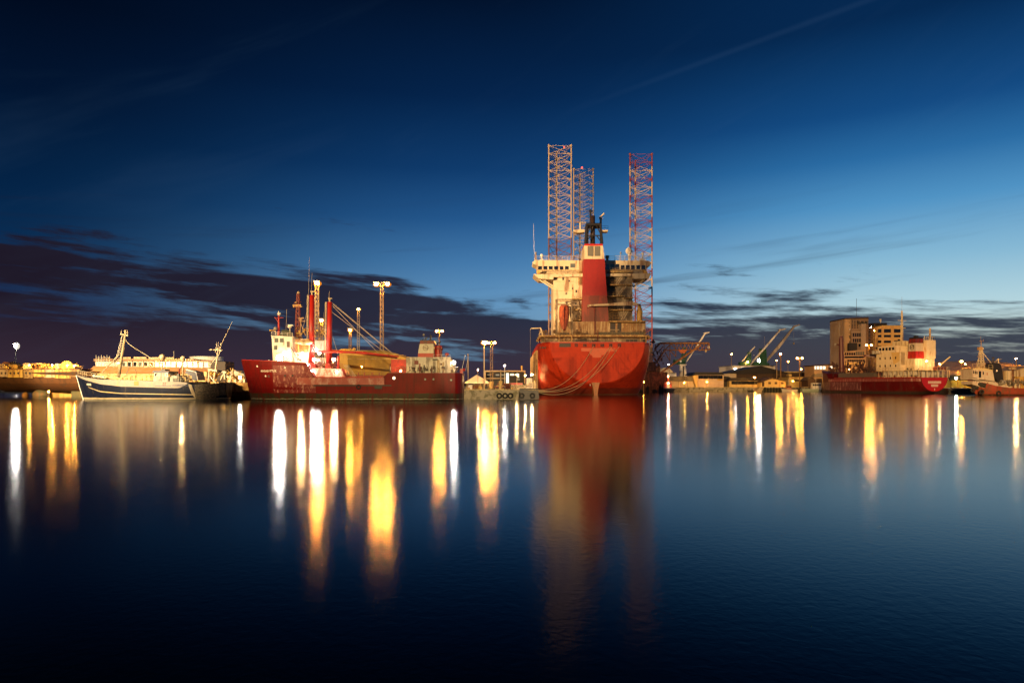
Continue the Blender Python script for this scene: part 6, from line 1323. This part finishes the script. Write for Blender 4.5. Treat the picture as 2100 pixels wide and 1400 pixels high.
# boat deck on posts around the stern
part('boat_deck', CB().box(-.2, 20, -7.2, 7.2, 8.7, 8.95), CREAM, rsx)
for k in range(9):
    for sg in (-1, 1): part('deck_post', CB().box(k * 2.4, k * 2.4 + .18, sg * 7.1 - .09, sg * 7.1 + .09, 6.2, 8.7), CREAM, rsx)
for k in range(6): part('deck_post', CB().box(-.15, .05, -6 + k * 2.4, -5.85 + k * 2.4, 6.2, 8.7), CREAM, rsx)
CW = mat('ship_cream_white', (.70, .58, .40), .55, stain=(.35, .2, .1), amt=.22, scale=.5)
rail('railing', [ch(20, -7.1, 8.95), ch(0, -7.1, 8.95), ch(0, 7.1, 8.95), ch(20, 7.1, 8.95)], 1.1, CREAM, rsx, 1.4, .035, 2)
rail('railing', [ch(20, -7.1, 6.2), ch(0, -6.6, 6.2), ch(0, 6.6, 6.2)], 1.0, CREAM, rsx, 1.2, .03, 3)
part('lower_house', CB().box(3, 19, -5.6, 5.6, 6.2, 8.7), WHITEW, rsx)
part('accommodation', CB().box(9, 21, -6.6, 6.2, 8.95, 16.0), CW, rsx)
part('engine_casing', CB().box(4.5, 9.4, -4.5, 4.8, 8.95, 13.4), CW, rsx)
part('engine_casing', CB().box(3.8, 9, .4, 4.6, 13.4, 20.4), CW, rsx)
part('bridge_house', CB().box(11, 20, -6.8, 5.2, 16.0, 18.6), CW, rsx); part('bridge_wing', CB().box(18, 21.6, -8.2, 7.8, 15.8, 17.0), WHITEW, rsx)
part('upper_bridge', CB().box(10, 15, -4.5, 4.5, 18.6, 20.4), CREAM, rsx)
for k in range(5): w_ = part('window', CB().box(11.8 + k * 1.6, 12.9 + k * 1.6, -6.86, -6.81, 16.9, 18.0), GLASS, rsx)
for zz_ in (10.4, 13.4):
    for k in range(4): part('window', CB().box(11 + k * 2.6, 11.5 + k * 2.6, -6.66, -6.61, zz_, zz_ + .9), GLASS, rsx)
part('companionway', CB().add([(9.4, -6.65, 16), (13.5, -6.65, 16), (12.2, -6.65, 11.2), (9.4, -6.65, 12.6)], [(0, 1, 2, 3)]).box(9.0, 9.35, -6.4, -4.5, 11, 16), mat('lit_orange_panel', (.62, .42, .16), .6), rsx)
part('stiffener', CB().box(4.35, 4.45, -3.2, -2.9, 9, 13.2).box(4.35, 4.45, -.8, -.5, 9, 13.2).box(4.35, 4.45, 1.6, 1.9, 9, 13.2), WHITE, rsx)
f2 = part('funnel', CB().add([(5, -3.6, 13.4), (5, .5, 13.4), (8.6, .5, 13.4), (8.6, -3.6, 13.4), (5.4, -3.2, 20.6), (5.4, .3, 20.6), (8.4, .3, 20.6), (8.4, -3.2, 20.6)], [(0, 1, 5, 4), (1, 2, 6, 5), (2, 3, 7, 6), (3, 0, 4, 7), (4, 5, 6, 7)]), mat('funnel_grey_cream', (.5, .42, .33), .5), rsx)
def fband(z0, z1, m_, nm):
    def rr(z_, e=.04):
        t_ = (z_ - 13.4) / 7.2; return (5 + .4 * t_ - e, 8.6 - .2 * t_ + e, -3.6 + .4 * t_ - e, .5 - .2 * t_ + e)
    a, b_ = rr(z0), rr(z1)
    part(nm, CB().add([(a[0], a[2], z0), (a[0], a[3], z0), (a[1], a[3], z0), (a[1], a[2], z0), (b_[0], b_[2], z1), (b_[0], b_[3], z1), (b_[1], b_[3], z1), (b_[1], b_[2], z1)], [(0, 1, 5, 4), (1, 2, 6, 5), (2, 3, 7, 6), (3, 0, 4, 7), (4, 5, 6, 7)]), m_, f2)
fband(13.4, 16.2, RED, 'funnel_band'); fband(19.3, 20.9, DRED, 'funnel_band'); part('funnel_top', CB().box(5.4, 8.4, -3.1, .2, 20.9, 21.5).box(6, 7, -2.5, -1.2, 21.5, 22.2), BLACK, f2)
em = MB()
ce = Vector((6.7, -3.50, 17.8))
def cem(a, z_): return ch(ce.x + a, ce.y, ce.z + z_)
em.path([cem(.85 * math.cos(2 * math.pi * k / 18), .95 * math.sin(2 * math.pi * k / 18)) for k in range(19)], .1, 4)
for dz in (.25, -.25): em.path([cem(-.8 + 1.6 * k / 8, dz + .14 * math.sin(k / 8 * 2 * math.pi)) for k in range(9)], .1, 4)
part('funnel_emblem', em, BLACK, f2)
cm_ = part('main_mast', MB().lattice(ch(14, -1, 20), ch(14, -1, 31.5), (.7, .35), 12, .07, .035), CREAM, rsx)
part('mast_yard', CB().box(13.9, 14.1, -3, .8, 25.6, 25.8).box(13.9, 14.1, -3, 1, 28.6, 28.75).box(13.8, 14.2, -1.2, -.8, 31.5, 32.3).bar((14, -1, 32), (14, -1, 38), .035, 4), CREAM, cm_)
part('mast_lamp', MB().ball(ch(14, -1, 32.3), .3), WHITE, cm_)
part('aft_mast', CB().bar((5, 3.2, 20.4), (5, 3.2, 25), .35).bar((5.5, 1, 20.4), (5.5, 1, 22), .1), CREAM, rsx); rail('roof_rail', [ch(4, .6, 20.4), ch(4, 4.4, 20.4), ch(9, 4.4, 20.4)], 1.3, CREAM, rsx, 1, .04, 2)
part('bridge_wing', CB().box(6, 11, 4.8, 7.2, 15.2, 16.4), CREAM, rsx)
part('searchlight', CB().ball((18, 1.5, 21.2), .5).ball((19.6, -7.8, 18), .4), BLACK, rsx)
part('provision_crane', CB().bar((2, 4.5, 8.95), (2, 4.5, 10.6), .35).bar((2, 4.5, 10.6), (1, 8.4, 14.0), .25), CREAM, rsx)
part('winch', CB().box(.8, 2.6, 2.2, 6.2, 8.95, 10.2), DRED, rsx)
part('rescue_boat', CB().ball((3.4, 5.2, 10), .9, 1.8, .8, .6, 10, 6), ORANGE, rsx)
part('crane_pedestal', CB().bar((24, -2.5, 6), (24, -2.5, 15), .9, 10), mat('wine_red', (.075, .010, .012), .5), rsx)
cj = part('crane_jib', MB().add([tuple(V(1771, 728, 283)), tuple(V(1775, 726.5, 283)), tuple(V(1818, 727, 279)), tuple(V(1818, 737, 279)), tuple(V(1775, 731, 283)), tuple(V(1771, 734, 283))] + [tuple(V(p_[0], p_[1], p_[2] + 1.4)) for p_ in ((1771, 728, 283), (1775, 726.5, 283), (1818, 727, 279), (1818, 737, 279), (1775, 731, 283), (1771, 734, 283))],
     [(0, 1, 2, 3, 4, 5), (11, 10, 9, 8, 7, 6)] + [(k, k + 6, (k + 1) % 6 + 6, (k + 1) % 6) for k in range(6)]).pbar((1806, 735, 282), (1818, 750, 280), .4), mat('wine_red', (.075, .010, .012), .5), rsx)
part('crane_mast', MB().pbar((1726.5, 762, 302), (1725, 694, 302), 1.1, 12, .9).pbar((1725, 694, 302), (1725, 689, 302), .7, 10).pbar((1713, 706, 302), (1722, 707, 302), .3), mat('wine_red', (.075, .010, .012), .5), rsx)
part('mast_lamp', MB().ball(V(1713, 706, 302), .5), GREY, rsx); part('whip_aerial', MB().pbar((1721, 690, 302), (1721, 662, 302), .06, 4), GALV, rsx)
part('deck', CB().box(.3, 48.5, -6.4, 6.4, 5.6, 5.8), DRED, rsx)
part('hatch_cover', CB().box(24, 44, -5, 5, 5.9, 8.4), mat('hatch_grey', (.09, .075, .07), .6), rsx)
part('hatch_edge', CB().box(22, 46, -5.6, 5.6, 5.8, 6.6), DRED, rsx)
jb = MB()
for i in range(120):
    a = 1702 + random.random() * 78; b_ = 743 + random.random() * 26
    if i % 3: jb.pbar((a, b_ + 5, 300 + random.random() * 6), (a + random.uniform(-5, 5), b_ - 3, 300 + random.random() * 6), .22, 4)
    else: jb.ball(V(a, b_, 300 + random.random() * 6), .3 + random.random() * .4, 1, 1, 1, 8, 5)
part('foredeck_gear', jb, mat('dark_wine_gear', (.05, .015, .012), .7), rsx)
jb = MB()
for i in range(50):
    s_, w_ = random.random() * 18, random.choice((-6.3, -6.0, 5.8)) + random.random() * .4
    z_ = random.choice((6.2, 8.95)) + random.random() * .8
    jb.ball(ch(s_, w_, z_), .12 + random.random() * .25, 1, 1, 1, 7, 5)
part('deck_fittings', jb, DARK, rsx)
dl_ = part('deck_lamp', CB().bar((1.6, -2, 8.95), (1.6, -2, 12.2), .06, 5), CREAM, rsx); part('lens', MB().ball(ch(1.6, -2, 12.3), .15), lens_mat(WRM, 60, .15), dl_)  # lamp pole added to brighten the engine casing
dl_ = part('deck_lamp', CB().bar((1.6, 4, 8.95), (1.6, 4, 11.2), .06, 5), CREAM, rsx); part('lens', MB().ball(ch(1.6, 4, 11.3), .13), lens_mat(WRM, 40, .13), dl_)  # second lamp pole added for the casing
rope(ch(.5, 6.5, 6.3), (X(1965, 249), 249, QZ + .2), 1.0, 'mooring rope from the red cargo ship stern to the spur quay', None, .06)
rope(ch(.3, 6.0, 5.0), (X(1990, 249), 249, QZ + .2), 1.3, 'longer mooring rope below it from the cargo ship stern', None, .06)
# ================================================================== tug
tg = thing('tug', 'small red tug with white wheelhouse, black funnel and tyres along the hull', 'boat', (158, 218, 0))
TGH = Hull((X(1985, 218), 218), R(-2), [(0, .3), (1, 1.9), (3, 3.2), (6, 4), (20, 4.1), (27, 3.3)], [(0, 4.9), (3, 4.0), (6, 3.1), (10, 2.5), (20, 2.1), (27, 2.3)], [(0, -1), (4, -2), (27, -1.5)], [(0, 1.1), (4, 1.8), (9, 3), (27, 2.4)], 5, (2.6, 7), 27)
part('hull', TGH.shell(12), hull_mat('tug_red_paint', [(-5, (.04, .02, .015)), (.35, (.26, .05, .03))], .55, stain=(.10, .05, .03), amt=.45), tg)
part('bow_fender', MB().path([tuple(TGH.side(s_, lerp(TGH.zt, s_) - .9, .25, 1)) for s_ in (0, .6, 1.2, 2, 3)], .75, 8).path([tuple(TGH.side(s_, lerp(TGH.zt, s_) - 2.2, .1, 1)) for s_ in (0, .6, 1.2)], .6, 8), RUB, tg)
part('bulwark_inner', MB().path([tuple(TGH.side(s_, lerp(TGH.zt, s_), -.1, g_)) for g_ in (-1,) for s_ in (0.2, 1, 2, 4, 6)], .16, 5), ORANGE, tg)
for a, b_ in ((1995.5, 800), (2013.5, 803), (2048.5, 806)): part('tyre_fender', MB().torus(V(a, b_, 213.4 if a > 2000 else 214.2), .55, .24), RUB, tg)
TW_ = mat('tug_white', (.46, .40, .33), .6, stain=(.3, .18, .12), amt=.3, scale=.8)
part('deckhouse', MB().pprism([(1994, 781), (1995, 788), (2022, 797), (2047, 799), (2047, 786), (2038, 781)], 215.3, 5.4), TW_, tg)
whs = part('wheelhouse', MB().pprism([(1994.3, 757), (2036, 760), (2040, 782), (1994.5, 778)], 215.1, 5.8), TW_, tg)
part('wheelhouse_roof', MB().pprism([(1993.5, 757), (1998, 754.8), (2022, 755), (2036, 758.5), (2036, 760)], 214.9, 6.2), mat('roof_buff', (.5, .4, .2), .6), whs)
for a, b_, c, d_ in ((1995.5, 1998, 760, 766), (1999, 2001.3, 760.5, 766.5), (2002.3, 2004.5, 761, 767), (2007, 2012, 761, 774), (2015, 2017.5, 762, 768), (2023, 2025.5, 764, 769)): window(whs, a, b_, c, d_, 215.1, GLASS if a != 2023 else mat('warm_glass', (.3, .12, .06), .3), TW_, fr=.04)
for a, b_ in ((1998, 781), (2003.5, 782.5), (2009, 783.5), (2025, 785)): part('porthole', MB().bar(V(a, b_, 215.2), V(a, b_, 215.35), .14, 10), BLACK, tg)
part('door', MB().pbox(2023, 2026, 789, 796, 215.2, .1), BLACK, tg); part('belt_line', MB().pbar((1995, 774.5, 215), (2004, 776, 215), .14, 4).pbar((2008, 777.5, 215), (2040, 782.5, 215), .14, 4), BLACK, tg)
lb = MB()
for k in range(7): lb.pbar((2030, 785 + k * 2, 214.9), (2035, 785.5 + k * 2, 214.9), .06, 4)
part('ladder', lb, TW_, tg)
fn2 = part('funnel', MB().pprism([(2036, 746), (2038, 743.5), (2048, 744.5), (2053, 749), (2056, 762), (2058, 780), (2048, 784), (2038, 770), (2035, 752)], 215.9, 3.4), BLACK, tg)
part('funnel_emblem', MB().bar(V(2043.7, 760, 215.84), V(2043.7, 760, 215.9), .28, 14), WHITE, fn2); part('emblem_centre', MB().bar(V(2043.7, 760, 215.79), V(2043.7, 760, 215.83), .14, 12), RED, fn2)
part('exhaust_pipe', MB().pbar((2037, 744, 217), (2037, 734.5, 217), .14).pbar((2034.5, 733.5, 217), (2039, 733.5, 217), .22), DARK, fn2)
part('a_frame', MB().pbar((2047.5, 745, 217), (2047.5, 735, 217), .17).pbar((2039, 743, 217), (2047, 735.5, 217), .07).pbar((2046, 736.5, 217), (2054, 736.5, 217), .06), CREAM, tg)
tm = part('mast', MB().lattice(V(2012, 757, 217.5), V(2012, 712, 217.5), (1.5, .45), 9, .07, .04), CREAM, tg)
part('mast_yard', MB().pbar((2008, 699.5, 217.5), (2016.5, 699.5, 217.5), .06, 4).pbar((2012, 714, 217.5), (2012, 697.5, 217.5), .1).pbar((2016.5, 699.5, 217.5), (2016.8, 696.5, 217.5), .05).pbar((2011, 697, 217.5), (2011, 690, 217.5), .03).pbox(2007.5, 2016, 711.5, 717.5, 217, .8).pbar((2003, 731, 217.5), (2020, 731, 217.5), .07), mat('mast_brown', (.35, .22, .1), .6), tm)
part('mast_lamp', MB().ball(V(2016.2, 714.5, 216.8), .2), WHITE, tm)
part('stay', MB().pbar((2012.5, 719, 217.5), (2033, 745, 217), .09, 4).pbar((2006, 722, 217.5), (2008, 732, 217.5), .05).pbar((2003, 745, 217.5), (2008, 731, 217.5), .05).pbar((2017, 755, 217), (2017, 731, 217.5), .04), CREAM, tm)
rail('railing', [V(1994.5, 756, 215.3), V(2036, 759, 215.3)], 1.6, CREAM, tg, 1.4, .035, 2)
part('searchlight', MB().ball(V(2016, 752, 215.2), .38, .6, 1, 1).pbox(2005, 2016, 752, 755, 216, 1), CREAM, tg)
jb = MB()
for i in range(70):
    a = 2046 + random.random() * 66; b_ = 779 + random.random() * 9
    if i % 2: jb.ball(V(a, b_ + 2, 214.6 + random.random() * 5), .2 + random.random() * .35, 1, 1, 1, 8, 5)
    else: jb.pbar((a, b_ + 3, 215 + random.random() * 5), (a + random.uniform(-4, 4), b_ - 3, 216 + random.random() * 4), .08, 4)
part('towing_gear', jb, mat('tug_gear', (.12, .10, .08), .6), tg); part('towing_winch', MB().pbar((2052, 783, 216), (2060, 784, 216), .7, 10), GREY, tg); part('deck_house', MB().pbox(2053, 2067, 790, 797, 214.8, 3), TW_, tg)
yp = thing('post', 'thick dark yard post with orange lamp bracket beside the tug funnel', 'post', (X(2078, 250), 250, QZ))
part('pole', MB().pbar((2078, 799, 250), (2077, 757, 250), .35, 8), RUSTM, yp); part('bracket', MB().pbox(2070, 2083, 754, 757, 249.8, .5).pbar((2072, 756, 250), (2078, 751, 250), .12), TAN, yp)
bpy.context.view_layer.update()
